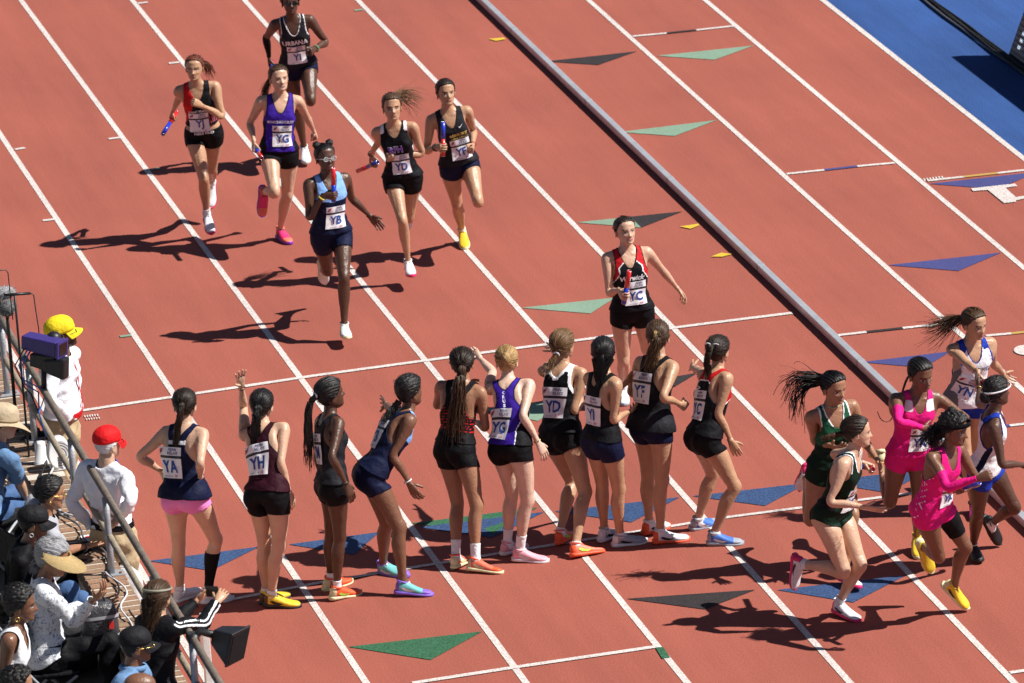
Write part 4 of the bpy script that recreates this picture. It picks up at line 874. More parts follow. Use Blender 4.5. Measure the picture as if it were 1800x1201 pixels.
# per person: scale, pelvis position, rotation vector of each bone in POSE_ORDER, shoulder joints, floor height, then baton side, axis and slide
POSE_ROWS={
'in_YI':[0.9952,2.484,56.228,0.971,0.234,-0.079,-0.188,0.317,-0.089,-0.154,-0.087,0.005,-0.105,0.439,0.21,-0.427,-1.246,0.718,-1.307,-0.895,0.117,-0.122,1.498,-0.076,-0.163,2.246,-0.147,-0.141,1.112,-0.742,0.37,0.622,-0.953,0.477,0.086,-0.125,-0.15,0.084,-0.125,-0.15,0.095,-0.126,-0.15,2.602,56.102,1.406,2.279,56.156,1.386,0,-1,-0.289,-0.957,-0.02,0.036],
'in_YJ':[0.9835,1.202,54.22,0.983,0.213,-0.069,-0.218,0.271,-0.093,-0.195,-0.069,0.012,-0.349,0.035,0.386,-1.034,-1.829,1.2,-1.7,0.436,0.093,-0.249,0.92,0.031,-0.272,0.92,0.031,-0.272,0.761,-0.28,-1.123,0.408,-0.185,-0.873,-0.507,-0.068,-0.043,0.292,-0.079,-0.013,0.284,-0.079,-0.014,1.319,54.105,1.417,1.002,54.171,1.396,0,-1,-0.593,-0.659,-0.463,0.085],
'in_YG':[1.0042,1.758,53.623,0.895,0.031,0.079,-0.004,0.02,0.101,-0.105,-0.139,-0.007,0.105,0.825,0.406,-0.096,0.791,0.417,-0.113,0.175,0.073,0.16,0.426,0.093,0.15,0.026,0.061,0.165,0.469,-0.342,-0.17,-0.944,-0.377,0.618,-0.843,0.117,0.053,1.27,0.107,-0.078,1.27,0.107,-0.078,1.964,53.613,1.318,1.636,53.647,1.352,0,-1,-0.012,-0.999,-0.047,0.11],
'in_YB':[1.0023,1.638,50.861,0.893,0.04,0.002,-0.055,0.009,-0.002,0.162,-0.139,-0.012,0.174,0.072,0.152,0.915,-0.332,-0.029,0.583,-0.708,0.126,-0.111,-0.118,0.086,-0.14,-0.106,0.085,-0.141,-0.049,-0.466,0.701,-2.306,-0.91,1.49,0.497,-0.183,-0.027,1.224,-0.19,0.042,2.002,-0.178,0.125,1.8,50.897,1.335,1.473,50.844,1.334,0,-1,0.038,-0.11,0.993,0.094],
'in_YD':[0.9851,2.552,52.156,0.933,0.12,-0.065,-0.206,0.168,-0.13,-0.301,-0.139,0.007,-0.105,0.799,0.521,-1.155,-0.933,1.668,-1.384,0.314,0.114,-0.198,1.451,-0.012,-0.248,1.451,-0.012,-0.248,0.492,-0.132,-1.469,0.182,0.05,-1.175,-0.73,-0.062,-0.105,0.116,-0.097,-0.068,-0.022,-0.092,-0.075,2.659,52.068,1.379,2.352,52.167,1.346,0,-1,-0.457,0.788,-0.413,0.11],
'in_YF':[0.9923,3.162,52.636,0.857,0.086,-0.099,-0.104,0.072,-0.174,-0.116,-0.174,-0.005,0.052,0.612,0.466,-0.069,-1.119,0.686,-0.79,-0.849,-0.056,-0.205,1.446,-0.223,-0.035,2.215,-0.249,0.059,0.063,-0.502,0.112,-1.731,-0.456,0.924,0.305,-0.166,-0.136,0.605,-0.187,-0.11,0.187,-0.157,-0.145,3.261,52.605,1.317,2.941,52.645,1.262,0,-1,0.095,0.128,0.987,0.08],
'in_YC':[1.0023,3.449,47.756,0.841,0.013,-0.002,-0.12,-0.061,-0.035,-0.033,-0.139,-0.01,0.139,0.397,0.087,0.219,0.263,0.094,0.118,0.455,-0.03,-0.464,1.086,-0.182,-0.449,2.034,-0.423,-0.356,-0.244,-0.621,0.194,-1.763,-0.495,0.792,0.09,-0.006,-0.197,0.622,-0.059,-0.191,0.002,0.003,-0.197,3.607,47.783,1.287,3.277,47.794,1.275,0,-1,0.141,-0.253,0.957,0.077],
'wt_YA':[1.0167,-0.857,44.406,0.917,0.041,0.271,2.509,0.075,0.394,2.302,0.021,0.122,2.79,0.284,0.802,1.934,-0.697,-0.281,1.157,0.092,-0.292,2.142,0.086,-0.303,2.14,0.187,-0.115,2.163,1.11,1.159,2.13,-0.996,1.319,-2.655,-0.131,-0.445,1.861,0.195,0.014,1.916,0.211,0.035,1.917,-0.925,44.614,1.342,-0.693,44.372,1.365,0],
'wt_YH':[1.0017,-0.28,44.175,0.923,0.078,0.371,2.335,-0.133,0.764,2.485,0.026,0.118,2.703,-0.696,-1.983,1.273,-0.016,-2.419,-0.708,0.013,-0.174,1.939,0.032,-0.146,1.942,0.085,-0.07,1.947,0.844,0.505,2.107,0.66,-0.354,2.496,0.124,-0.042,1.26,0.192,0.007,1.262,0.112,-0.051,1.26,-0.368,44.435,1.322,-0.103,44.269,1.364,0],
'wt_YM':[1.0147,0.21,44.154,0.929,-0.048,0.177,1.617,-0.065,0.337,1.762,-0.059,-0.084,1.918,-0.564,0.738,1.721,-0.799,0.428,1.618,0.145,-0.244,2.026,0.129,-0.269,2.022,0.222,-0.119,2.041,0.73,0.52,1.837,0.378,-0.472,2.381,0.093,-0.194,1.963,0.139,-0.124,1.97,0.202,-0.03,1.977,0.204,44.404,1.327,0.278,44.086,1.403,0],
'wt_YB':[1.0349,0.555,44.329,0.909,0.426,0.559,1.357,0.377,0.71,1.544,0,0,2.094,0.888,-0.205,1.184,0.869,-0.209,1.163,-0.001,-0.244,0.623,0.351,-0.127,0.661,0.026,-0.235,0.627,0.778,-0.075,1.181,0.08,-0.755,1.587,-0.448,-0.162,1.259,-0.149,0.057,1.257,0.001,0.165,1.246,0.814,44.553,1.259,0.839,44.224,1.303,0],
'wt_YJ':[1.0017,1.268,44.671,0.898,0.089,0.323,2.113,0.24,0.371,2.423,0,0,2.88,-0.246,-0.297,1.946,-0.695,-1.292,0.588,-0.184,0.134,2.34,-0.029,0.494,2.283,-0.177,0.15,2.338,-0.937,-0.008,-2.893,-0.691,1.622,-1.863,-0.322,0.081,1.128,-0.157,0.185,1.111,-0.05,0.251,1.097,1.232,44.852,1.337,1.483,44.639,1.31,0],
'wt_YG':[0.9968,1.653,44.492,0.916,0.05,0.38,2.237,-0.047,0.784,2.518,0.017,0.126,2.877,2.087,1.719,-1.056,1.586,2.127,-0.702,-0.058,-0.341,2.063,0.123,-0.03,2.092,0.14,-0.001,2.093,0.641,0.535,1.763,0.268,-0.402,2.348,-0.022,-0.07,1.201,0.149,0.047,1.204,0.079,-0.001,1.204,1.575,44.748,1.315,1.847,44.589,1.343,0],
'wt_YD':[1.0372,2.127,44.841,0.842,-0.008,0.358,2.113,0.089,0.452,2.36,0,0,2.443,2.316,1.196,-1.282,1.77,1.819,-0.943,-0.341,-0.315,2.357,0.154,0.865,2.193,-0.152,0.147,2.353,1.127,0.134,2.179,-0.024,2.427,-1.925,-0.355,0.272,1.886,-0.072,0.651,1.775,-0.29,0.361,1.866,2.074,45.07,1.293,2.314,44.841,1.291,0],
'wt_YI':[0.9953,2.34,44.402,0.904,0.081,0.134,2.011,0.066,0.207,1.967,0.017,0.126,2.877,-0.868,-0.08,1.644,-1.36,-1.373,0.501,-0.041,-0.392,2.281,0.012,-0.272,2.299,0.141,0.022,2.319,0.988,-0.281,2.222,0.1,-2.166,2.116,0.044,-0.309,1.632,0.104,-0.245,1.644,0.194,-0.147,1.658,2.314,44.584,1.331,2.444,44.283,1.347,0],
'wt_YF':[1.0204,2.746,44.465,0.944,0.061,0.259,2.05,0.16,0.406,2.082,0.01,0.075,2.879,-0.237,0.266,1.966,-0.802,-0.686,1.174,0.046,-0.22,2.03,0.043,-0.225,2.03,0.156,-0.041,2.045,0.861,0.738,1.775,0.113,-1.472,2.541,0.076,-0.044,1.547,0.058,-0.062,1.546,0.08,-0.041,1.547,2.742,44.687,1.37,2.917,44.399,1.386,0],
'wt_YC':[1.0011,3.11,44.294,0.859,0.215,0.345,1.724,0.11,0.491,1.812,0.023,0.064,2.443,0.46,-0.595,1.49,0.441,-0.611,1.451,-0.005,-0.549,1.756,0.361,-0.077,1.853,0.305,-0.151,1.844,0.749,-0.159,1.502,0.276,-0.749,1.775,-0.316,-0.291,1.262,0.343,0.203,1.281,0.057,-0.012,1.289,3.195,44.531,1.261,3.286,44.224,1.301,0],
'ex_GB':[1.0147,3.811,43.333,0.827,0.243,0.111,0.109,0.279,-0.096,0.115,0.137,0.03,0.436,-0.075,0.451,0.03,-1.011,0.373,-0.455,-0.771,0.197,0.325,-0.239,0.27,0.255,-0.075,0.289,0.231,0.578,-1.005,0.224,-1.581,-1.097,0.476,0.163,0.167,-0.144,2.082,-0.028,-0.265,2.082,-0.028,-0.265,3.978,43.253,1.281,3.647,43.219,1.244,0],
'ex_GF':[1.0041,3.522,42.291,0.822,0.305,0.191,0.638,0.381,0.193,0.964,0.043,0.037,1.431,0.899,0.402,1.25,-1.126,-0.254,-0.341,-0.551,-0.056,0.461,0.498,0.186,0.424,0.064,0.088,0.45,0.522,-0.165,1.062,-0.887,-1.145,1.699,-0.311,-0.128,0.528,1.426,0.359,0.469,1.631,0.419,0.441,3.734,42.34,1.24,3.548,42.066,1.237,0,1,0.058,-0.978,0.199,-0.093],
'ex_PB':[0.9873,4.382,43.203,0.88,0.207,0.104,0.094,0.184,0.129,0.084,0.208,0.033,0.313,-0.061,-0.154,-0.11,-1.456,-0.06,-1.461,0.057,0.06,-0.257,0.58,-0.009,-0.267,0.172,0.045,-0.26,0.155,0.793,1.662,-0.483,-0.864,2.936,0.322,0.107,-0.069,2.07,0.018,-0.151,2.718,-0.035,-0.172,4.595,43.156,1.292,4.281,43.124,1.337,0],
'ex_PF':[0.9841,4.117,41.764,0.95,0.401,0.023,0.632,0.328,0.194,0.568,0.163,0.076,0.87,0.256,0.243,-0.483,-1.357,0.672,-1.336,-0.161,-0.436,0.789,0.458,-0.156,0.895,1.005,0.115,0.936,-0.495,-0.311,1.241,-1.563,-0.765,1.833,0.249,-0.316,0.06,1.339,-0.257,0.233,1.407,-0.251,0.243,4.333,41.741,1.345,4.07,41.56,1.381,0,1,0.543,-0.738,0.4,0.048],
'ex_WG':[0.9975,5.153,44.198,0.905,0.307,0.024,0.116,0.228,0.003,0.154,0.172,0.038,0.435,-0.338,-0.204,1.611,-0.491,-0.427,1.382,0.22,0.019,0.117,1.266,0.08,0.098,1.266,0.08,0.098,-1.39,-1.055,0.141,-1.676,-0.966,0.163,-0.15,-0.103,-0.229,-0.036,-0.116,-0.222,-0.109,-0.108,-0.226,5.326,44.129,1.336,5.009,44.076,1.347,0,-1,0.154,-0.909,0.387,0.058],
'ex_WR':[0.9661,4.863,42.874,0.803,0.382,0.037,0.908,0.3,-0.094,1.323,0,0,1.92,-0.13,-1.163,1.96,-0.133,-1.488,1.366,-0.158,-0.426,0.428,0.966,-0.126,0.616,1.397,0.014,0.658,0.459,-0.18,2.04,-0.328,-1.524,2.376,0.445,-0.047,-0.044,0.521,-0.049,-0.042,-0.1,-0.033,-0.054,4.946,42.907,1.252,4.867,42.61,1.172,0],
'of_Y':[1.0571,-1.424,46.423,0.982,0.07,0.038,1.256,0.14,0.064,0.993,-0.108,-0.112,1.603,0.316,1.003,0.638,-0.117,0.902,0.537,0.014,0,1.256,0.014,0,1.256,0.006,-0.006,1.256,0.626,0.635,2.077,0.249,-0.961,2.765,0.046,0.022,1.256,0.046,0.022,1.256,0.005,-0.008,1.256,-1.302,46.549,1.448,-1.492,46.256,1.444,0],
'of_R':[1.037,-1.531,43.634,0.963,-0.051,-0.046,2.244,0.048,0.006,2.219,0.03,0.057,2.181,-0.168,0.965,1.457,-0.978,0.216,1.122,-0.017,0.044,2.243,0.007,0.092,2.242,-0.032,0.011,2.244,1.195,1.637,2.191,-1.407,0.986,-2.424,-0.024,-0.013,2.244,-0.024,-0.013,2.244,-0.013,0.01,2.244,-1.651,43.752,1.424,-1.446,43.482,1.421,0],
'sp_hat':[1.0222,-2.319,44.931,0.86,0.214,0.1,2.152,0.522,0.301,2.167,0.159,0.174,1.651,-0.365,0.105,2.037,-0.716,-0.628,1.464,-0.618,-1.579,1.499,0.205,-0.239,2.107,0.185,-0.274,2.101,0.826,-1.141,2.13,0.798,-1.195,2.128,-0.774,-1.45,1.764,-0.198,-0.354,2.149,-0.263,-0.478,2.13,-2.268,45.059,1.328,-2.086,44.789,1.242,0.36],
'sp_grey':[1.0324,-2.12,43.39,0.859,0.161,-0.285,1.867,0.541,-0.303,1.722,0.133,0.145,1.653,0.418,0.545,0.863,-0.769,0.161,0.184,-0.671,-1.488,1.254,0.34,-0.235,1.888,0.343,-0.231,1.889,0.603,-1.416,2.179,0.205,-2.037,2.022,-0.715,-1.405,1.346,0.037,-0.47,1.821,-0.033,-0.561,1.795,-2.121,43.351,1.358,-2.071,43.062,1.184,0.36],
'sp_cap':[1.0329,-2.383,42.681,0.855,0.209,-0.076,1.192,0.487,-0.009,1.167,0.113,0.104,1.481,0.423,0.792,0.462,-0.827,0.579,0.021,-1.125,-1.044,0.717,0.106,-0.311,1.149,0.081,-0.327,1.144,1.165,-0.493,1.804,0.227,-1.82,1.767,-1.631,-1.136,0.725,0.136,0.017,1.178,0.531,0.282,1.159,-2.259,42.701,1.329,-2.398,42.402,1.242,0.36],
'sp_visor':[1.0554,-2.374,41.568,0.859,-0.028,-0.012,1.448,0.092,0.108,1.45,0.274,0.192,1.211,-0.694,0.201,1.219,-1.448,-0.704,0.427,-1.191,-1.172,1.044,-0.04,-0.187,1.44,-0.055,-0.2,1.438,-0.056,-1.245,1.179,-1.908,-1.853,0.966,-1.443,-1.201,1.106,-0.024,0.089,1.45,0.095,0.195,1.44,-2.345,41.747,1.32,-2.386,41.401,1.326,0.36],
'sp_white':[1.0508,-2.799,40.688,0.86,0.05,0.095,1.255,0.18,0.258,1.183,0.073,0.061,1.395,-0.157,0.746,1.216,-0.449,0.547,1.096,-1.289,-0.999,0.923,-0.099,-0.162,1.239,-0.126,-0.182,1.237,0.629,-0.513,1.025,-0.289,-1.099,1.312,-1.407,-0.86,1.118,-0.222,0.056,1.275,-0.248,0.037,1.276,-2.66,40.858,1.297,-2.783,40.536,1.333,0.36],
'sp_phone':[0.9847,-1.915,39.95,1.05,0.092,0.27,2.24,0.095,0.389,2.024,-0.012,-0.046,2.618,-1.419,-0.771,1.348,-1.52,-1.433,0.819,-0.334,-0.635,2.182,-0.3,-0.563,2.197,-0.332,-0.631,2.183,-0.439,-1.517,2.585,0.738,1.876,-1.941,-0.337,-0.626,2.192,-0.301,-0.548,2.208,-0.333,-0.616,2.194,-1.914,40.168,1.471,-1.768,39.897,1.503,0.36],
'sp_denim':[1.0476,-2.173,39.519,0.86,-0.02,0.083,1.302,0.078,0.243,1.078,0.04,0.043,1.658,-0.526,0.557,0.966,-1.448,-0.168,0.408,-1.297,-1.026,0.981,-0.111,-0.135,1.294,-0.133,-0.152,1.293,0.101,-0.44,1.183,-0.955,-1.048,1.612,-1.411,-0.874,1.167,-0.222,0.089,1.313,-0.241,0.075,1.315,-2.043,39.707,1.289,-2.198,39.403,1.343,0.36],
'sp_curly':[0.9998,-2.98,39.186,0.86,-0.016,-0.013,1.396,0.1,0.084,1.394,0.071,0.065,1.483,-0.425,0.432,1.319,-1.225,-0.382,0.667,-1.18,-1.114,1.015,0.005,-0.154,1.391,-0.008,-0.164,1.389,0.355,-0.498,1.395,-0.672,-1.301,1.71,-1.329,-0.988,1.175,-0.151,0.031,1.397,-0.163,0.021,1.397,-2.945,39.347,1.3,-3.002,39.023,1.3,0.36],
'sp_bald':[1.0498,-2.26,38.63,0.86,-0.019,-0.017,1.483,0.094,0.086,1.482,0.071,0.065,1.483,-0.451,0.414,1.402,-1.216,-0.441,0.739,-1.162,-1.196,1.066,-0.023,-0.188,1.475,-0.038,-0.202,1.473,0.377,-0.491,1.48,-0.628,-1.351,1.779,-1.322,-1.078,1.229,-0.19,-0.006,1.484,-0.205,-0.02,1.485,-2.24,38.802,1.322,-2.271,38.457,1.322,0.36]}
POSE_ORDER=['pel','ch','hd']+[b+S for S in 'LR' for b in ('ua','fa','th','sn','ft')]
POSES={}
for key_,r_ in POSE_ROWS.items():
    q_=dict(s=r_[0],pel=r_[1:4],B={b:r_[4+3*i:7+3*i] for i,b in enumerate(POSE_ORDER)}); n_=4+3*len(POSE_ORDER)
    q_['sh']={'L':r_[n_:n_+3],'R':r_[n_+3:n_+6]}; q_['floor']=r_[n_+6]
    if len(r_)>n_+7: q_['bat']=dict(S='L' if r_[n_+7]>0 else 'R',d=r_[n_+8:n_+11],o=r_[n_+11])
    POSES[key_]=q_

# ---- the runners coming in with batons
GI='relay runners sprinting in with batons'; GW='runners waiting at the exchange line'; GE='runners changing over at the rail'
def glab(base): return base
# YI
P=Person('in_YI','runner in dark charcoal singlet lettered URBANA, bib YI, wearing black glasses','dark',hands=('fist','grip'),group=GI,seed=1,cover=cov,tpl=TF)
std(P,'charcoal','navy',trim='white',key='in_YI'); P.bib('YI',cz=1.05,sc=.92); P.text('URBANA','lt_white',.22,.05,front=True,cx=0,cz=1.225)
P.g('arm_sleeve',('as',-1,.24,.50),f_arm(-1,.24,.50),C['black'],.004); P.shoes('white','mint',mark='black',lace='white'); P.cap('black',.016,.004); P.glasses(GLASSD,GLASSD); P.wrist('L',M('watch_green',(.1,.3,.15),.4),.030,.006,.93,'watch')
baton(P,'relay baton in the hand of the URBANA runner wearing bib YI',BR,BBL)
# YJ
P=Person('in_YJ','auburn ponytailed runner in red and black cropped singlet, bib YJ','light',hands=('fist','grip'),group=GI,seed=2,cover=[(f_shorts(.80,.97),.006)])
zj=[(lambda p:-(p[:,0]+.078-.34*(p[:,2]-1.2)),1)]+[((lambda p,k=k:np.minimum(.0035-np.abs(p[:,2]-(1.045+.014*k)-.10*p[:,0]),p[:,0]-.03+.008*k)),2) for k in range(7)]
std(P,'ink','black',(.80,.985),hem=1.03,zones=zj,zm=[C['red'],C['brickpink']],key='in_YJ',scoop=1.30,loose=.012); P.bib('YJ',cz=1.05,cx=-.02,sc=.95); P.text('SAINT FRANCIS','lt_white',.20,.026,front=True,cx=0,cz=1.205,bold=.02)
P.text('NIKE PRO','lt_white',.17,.024,front=True,cx=.01,cz=.972,bold=.03); P.shoes('white','hotpink','white',heel='grey',mark='black',lace='grey',sock='white',sockz=.155)
P.cap('auburn'); r=np.array([.10,.10,0]); P.tail((0,.085,.12),[(.05,.03,.01),(.10,.05,-.02),(.13,.06,-.10),(.15,.07,-.17)],.018,.035,70,curl=.006,freq=1.5,flare=.02)
baton(P,'red and blue baton trailing low beside the runner wearing bib YJ',BR,BBL)
# YG
P=Person('in_YG','fair skinned runner in purple singlet with black edging, bib YG, coming in','fair',hands=('fist','grip'),group=GI,seed=3,cover=cov)
side=lambda p:np.minimum(np.abs(p[:,0])-(.118-.25*np.maximum(0,1.06-p[:,2])*0),1.2-p[:,2])
std(P,'purple','black',(.79,1.0),trim='black',zones=[(side,1)],zm=[C['ink']],key='in_YG'); P.bib('YG',cz=1.05,cx=.015,sc=.92); P.text('MONROE-WOODBURY','lt_white',.215,.026,front=True,cx=0,cz=1.215,bold=.02)
P.shoes('hotpink','purple','coral',mark='black',lace='black'); P.cap('brown'); P.tail((0,.09,.11),[(-.03,.06,-.02),(-.07,.10,-.10),(-.10,.12,-.22),(-.10,.12,-.34)],.018,.03,70,curl=.006,flare=.015)
baton(P,'baton with blue and red halves pointing down from the hand of the purple YG runner',BBL,BR)
# YB
P=Person('in_YB','runner with two hair buns and clear glasses in light blue and navy singlet, bib YB','dark',hands=('relax','grip'),group=GI,seed=4,cover=cov,pron=(40,0))
std(P,'navy','navy',(.755,1.0),zones=[(lambda p:np.minimum(p[:,2]-(1.215+.5*np.abs(p[:,0])**1.6),.03-p[:,1]),1)],zm=[C['sky']],key='in_YB',slope=.1); P.bib('YB',cz=1.05,cx=.02,sc=.92)
P.shoes('mint','cream','white',mark='grey',lace='white'); P.cap('black',.006)
for q in (1,-1): P.bun((q*.055,.02,.215),(.034,.032,.032))
P.glasses(GLASSF); P.wrist('R',M('band_yellow',(.7,.55,.05),.5),.030,.005,.9)
baton(P,'baton held upright in front of the face by the runner with two buns',BBL,BR)
# YD
P=Person('in_YD','runner in black RFH singlet with white shoulders, ponytail flying, bib YD','light',hands=('fist','grip'),group=GI,seed=0,cover=cov,tpl=TS)
std(P,'ink','black',(.785,1.0),zones=[(lambda p:np.minimum(p[:,2]-(1.375-.25*(np.abs(p[:,0])-.09)),np.abs(p[:,0])-.085),1),(lambda p:np.minimum(np.minimum(np.abs(p[:,0])-.125,1.22-p[:,2]),p[:,2]-1.07),1)],zm=[C['white']],key='in_YD',scoop=1.33,loose=.015,shoff=.012)
P.bib('YD',cz=1.05,cx=.01,sc=.92); P.text('RFH','lt_white',.132,.066,front=True,cx=-.01,cz=1.235,bold=.05); P.text('RFH','lt_purple',.125,.058,front=True,cx=-.01,cz=1.235,bold=.02,lift=.031)
P.shoes('white','hotpink','white',lace='white'); P.cap('brown'); P.tail((0,.088,.145),[(.06,.06,.03),(.13,.09,.03),(.22,.12,-.03),(.28,.15,-.10)],.016,.075,75,curl=.008,freq=1.2,flare=.05,col='lbrown')
baton(P,'baton swung out behind by the runner in the RFH singlet',BBL,BR)
for k in range(2): P.wrist('R',STRAP,.028,.0025,.86+.06*k)
# YF
P=Person('in_YF','dark haired runner in charcoal singlet with gold lettering and yellow shoes, bib YF','light',hands=('fist','grip'),group=GI,seed=1,cover=cov)
std(P,'charcoal','navy',(.81,1.0),key='in_YF'); P.bib('YF',cz=1.05,cx=.03,sc=.92); P.text('ROXBURY','lt_gold',.15,.026,front=True,cx=.03,cz=1.225,rot=.06); P.text('ATHLETICS','lt_gold',.16,.016,front=True,cx=.035,cz=1.193,rot=.06,bold=.01)
P.shoes('yellow','cream','yellow',mark='violet',lace='yellow',sock='white',sockz=.13); P.cap('dbrown',.009); P.bun((0,.10,.10),(.032,.03,.035)); P.wrist('R',STRAP,.030,.007,.9,'watch'); P.wrist('L',M('band_red',(.4,.05,.05),.5),.028,.003,.92)
for a,b_,c_ in (('top_mark',.085,1.325),):
    V=np.array([(-.022,.006),(-.012,-.008),(.03,.022),(-.010,.000)]); patch(P.tpl,P.pose,'chest_mark',V,np.array([(0,1,3),(1,2,3)]),True,.075,1.285,MATS['lt_white'],.020,P.root)
baton(P,'upright baton, blue above the fist, held by the charcoal YF runner',BR,BBL)
# YC
P=Person('in_YC','runner in red and black Warwick singlet, bib YC, just ahead of the waiting line','fair',hands=('relax','grip'),group=GI,seed=2,cover=cov,pron=(20,0))
redz=lambda p:np.maximum(p[:,2]-(1.335-1.0*np.maximum(0,np.abs(p[:,0])-.055)),np.minimum(np.abs(p[:,0])-(.098+.6*np.maximum(0,1.25-p[:,2])),p[:,2]-1.12))
std(P,'ink','black',(.80,1.0),trim='black',zones=[(lambda p:redz(p)+.008,1),(lambda p:redz(p),2)],zm=[C['white'],C['red']],key='YC'); P.bib('YC',cz=1.05,cx=.02,sc=.92); P.text('Warwick','lt_white',.19,.042,front=True,cx=.0,cz=1.21,bold=.03,ital=.3)
P.shoes('white','grey','white',mark='blue',lace='white',sock='white',sockz=.13); P.cap('dbrown',.006); P.bun((0,.105,.12),(.028,.026,.028))
baton(P,'baton pointing up from the fist of the Warwick runner',BBL,BR)
# ---- waiting line
P=Person('wt_YA','waiting girl in navy top and pink shorts, hands on hips, bib YA','fair',group=GW,seed=3,cover=[(f_shorts(.80,1.0),.006),(f_singlet(.92),.005)],hands=('relax','relax'),pron=(-30,60),flex=(30,40))
std(P,'navy','rose',(.815,1.0),hem=.905,zones=[(lambda p:np.minimum(.016-np.abs(p[:,2]-1.30),p[:,1]),1),(lambda p:np.minimum(.003-np.abs(p[:,2]-1.30),p[:,1]),0)],zm=[C['white']],key='YA',loose=.026,shoff=.008); P.bib('YA',front=False,cz=1.115,cx=-.045,lift=.036,sc=1.08)
P.g('knee_sock',('ks',-1),f_leg(-1,.08,.40),C['black'],.004); P.shoes('white','white',lace='white',sock='white',sockz=.135); P.cap('dbrown',.009); P.tail_down((0,.10,.135),.42,.020,.028,110,out=.055,side=(-.05,0,0),curl=.004)
P=Person('wt_YH','waiting girl in maroon singlet raising one arm, red ribbon in hair, bib YH','fair',group=GW,seed=4,cover=cov,hands=('open','relax'),pron=(60,20))
std(P,'maroon','black',(.765,1.0),trim='ink',key='YH'); P.bib('YH',front=False,cz=1.115,cx=-.035,sc=1.08); P.shoes('yellow','black','yellow',heel='brown',mark='black',lace='black',sock='white',sockz=.135); P.cap('black',.010); P.tail_down((0,.10,.115),.47,.026,.036,120,out=.06,side=(-.03,0,0),curl=.014,freq=3.2)
b=P.hp((0,.105,.125)); V=np.array([(0,0,0),(-.02,0,-.03),(-.05,.01,-.12),(-.02,.01,-.115),(.0,.0,-.02),(.02,0,.02)]); V=np.concatenate([V,V+np.array([0,-.006,0])]); new_mesh('hair_ribbon',V+b,[(0,1,2,3,4,5),(11,10,9,8,7,6)]+[(i,(i+1)%6,6+(i+1)%6,6+i) for i in range(6)],C['red'],smooth=False,parent=P.hair)
P.wrist('L',STRAP,.027,.002,.9)
P=Person('wt_YM','waiting girl in dark grey singlet with long black braids and orange shoes, bib YM','dark',group=GW,seed=0,cover=cov,tpl=TS,hands=('relax','relax'))
std(P,'charcoal','black',(.785,1.0),key='YM',loose=.016,shoff=.012); P.bib('YM',front=False,cz=1.14,cx=-.03,sc=1.08); P.shoes('orange','cream','orange',mark='lime',lace='orange',sock='white',sockz=.15); P.cap('black',.008,groove=.003); P.tail_down((0,.105,.135),.58,.020,.04,90,out=.06,side=(-.05,-.02,0),rad=.0042,curl=.004); P.wrist('R',STRAP,.027,.005,.95)
V,F=ringmesh(P.hp((0,.115,.137)),P.pose.R['hd']@np.array([0,1,.2]),.020,.006); new_mesh('hair_tie',V,F,C['white'],parent=P.hair)
P=Person('wt_YB','crouching girl in navy singlet and shorts reaching back, white bracelet, bib YB','brown',group=GW,seed=1,cover=cov,hands=('open','relax'),pron=(-60,30))
std(P,'navy','navy',(.775,1.0),zones=[(lambda p:np.minimum(p[:,2]-(1.215+.5*np.abs(p[:,0])**1.6),.03-p[:,1]),1)],zm=[C['sky']],key='in_YB',slope=.1); P.bib('YB',front=False,cz=1.15,cx=-.02,sc=1.08); P.shoes('teal','violet','violet',mark='white',lace='white'); P.cap('black',.013,.002)
P.tail((0,.10,.07),[(-.04,.0,-.05),(-.11,-.03,-.09),(-.15,-.06,-.15)],.026,.03,60,curl=.012,freq=3,rad=.0045); P.wrist('R',M('band_white',(.8,.8,.8),.5),.028,.004,.93)
P=Person('wt_YJ','waiting girl in red striped singlet with waist long brown braids','tan',group=GW,seed=2,cover=cov,hands=('relax','relax'),pron=(0,40))
zst=[((lambda p,k=k:np.minimum(.0036-np.abs(p[:,2]-(1.07+.021*k)-.006*np.sin(np.abs(p[:,0])*40)),1.0)),1) for k in range(8)]
std(P,'ink','black',(.775,1.0),hem=.97,zones=zst,zm=[C['red']],key='YJw'); P.shoes('coral','cream','orange',mark='cream',lace='coral',sock='white',sockz=.21); P.cap('dbrown',.013,groove=.004); P.tail_down((0,.105,.10),.66,.030,.085,150,out=.06,side=(-.06,-.02,0),rad=.0042,col='brown',curl=.006,flare=.02)
P=Person('wt_YG','blonde girl with bun in purple racerback pointing back, pink shoes, bib YG','pale',group=GW,seed=3,cover=cov,hands=('point','relax'),pron=(60,20))
tri=lambda p:np.minimum(np.minimum(np.abs(p[:,0])-(.085+.35*np.abs(p[:,2]-1.03)),.13-np.abs(p[:,2]-1.06)),-p[:,0]+.0)
std(P,'purple','black',(.815,1.0),trim='black',zones=[(lambda p:tri(p)+.006,1),(lambda p:tri(p),2)],zm=[C['white'],C['ink']],key='YGw'); P.bib('YG',front=False,cz=1.045,cx=-.06,rot=-.1,sc=1.05)
for k,ch in enumerate('CRUS'): P.text(ch,'lt_white',.024,.026,front=False,cx=-.008,cz=1.305-.033*k)
P.shoes('pink','white','pink',heel='pink',mark='white',lace='white',sock='white',sockz=.21); P.cap('blonde',.008); P.bun((0,.095,.15),(.036,.034,.046)); P.wrist('R',GOLDM,.028,.003,.93)
P=Person('wt_YD','waiting girl in black singlet with white shoulders and red shoes, low ponytail, bib YD','light',group=GW,seed=4,cover=cov,hands=('open','open'),pron=(60,30))
std(P,'ink','black',(.80,1.0),zones=[(lambda p:np.maximum(p[:,2]-1.375,.024-f_singlet(.80,racer=False)(p)),1)],zm=[C['white']],key='YDw',racer=False); P.bib('YD',front=False,cz=1.11,cx=.0,sc=1.08); P.shoes('coral','orange','coral',mark='lime',lace='orange',sock='white',sockz=.11); P.cap('lbrown',.009)
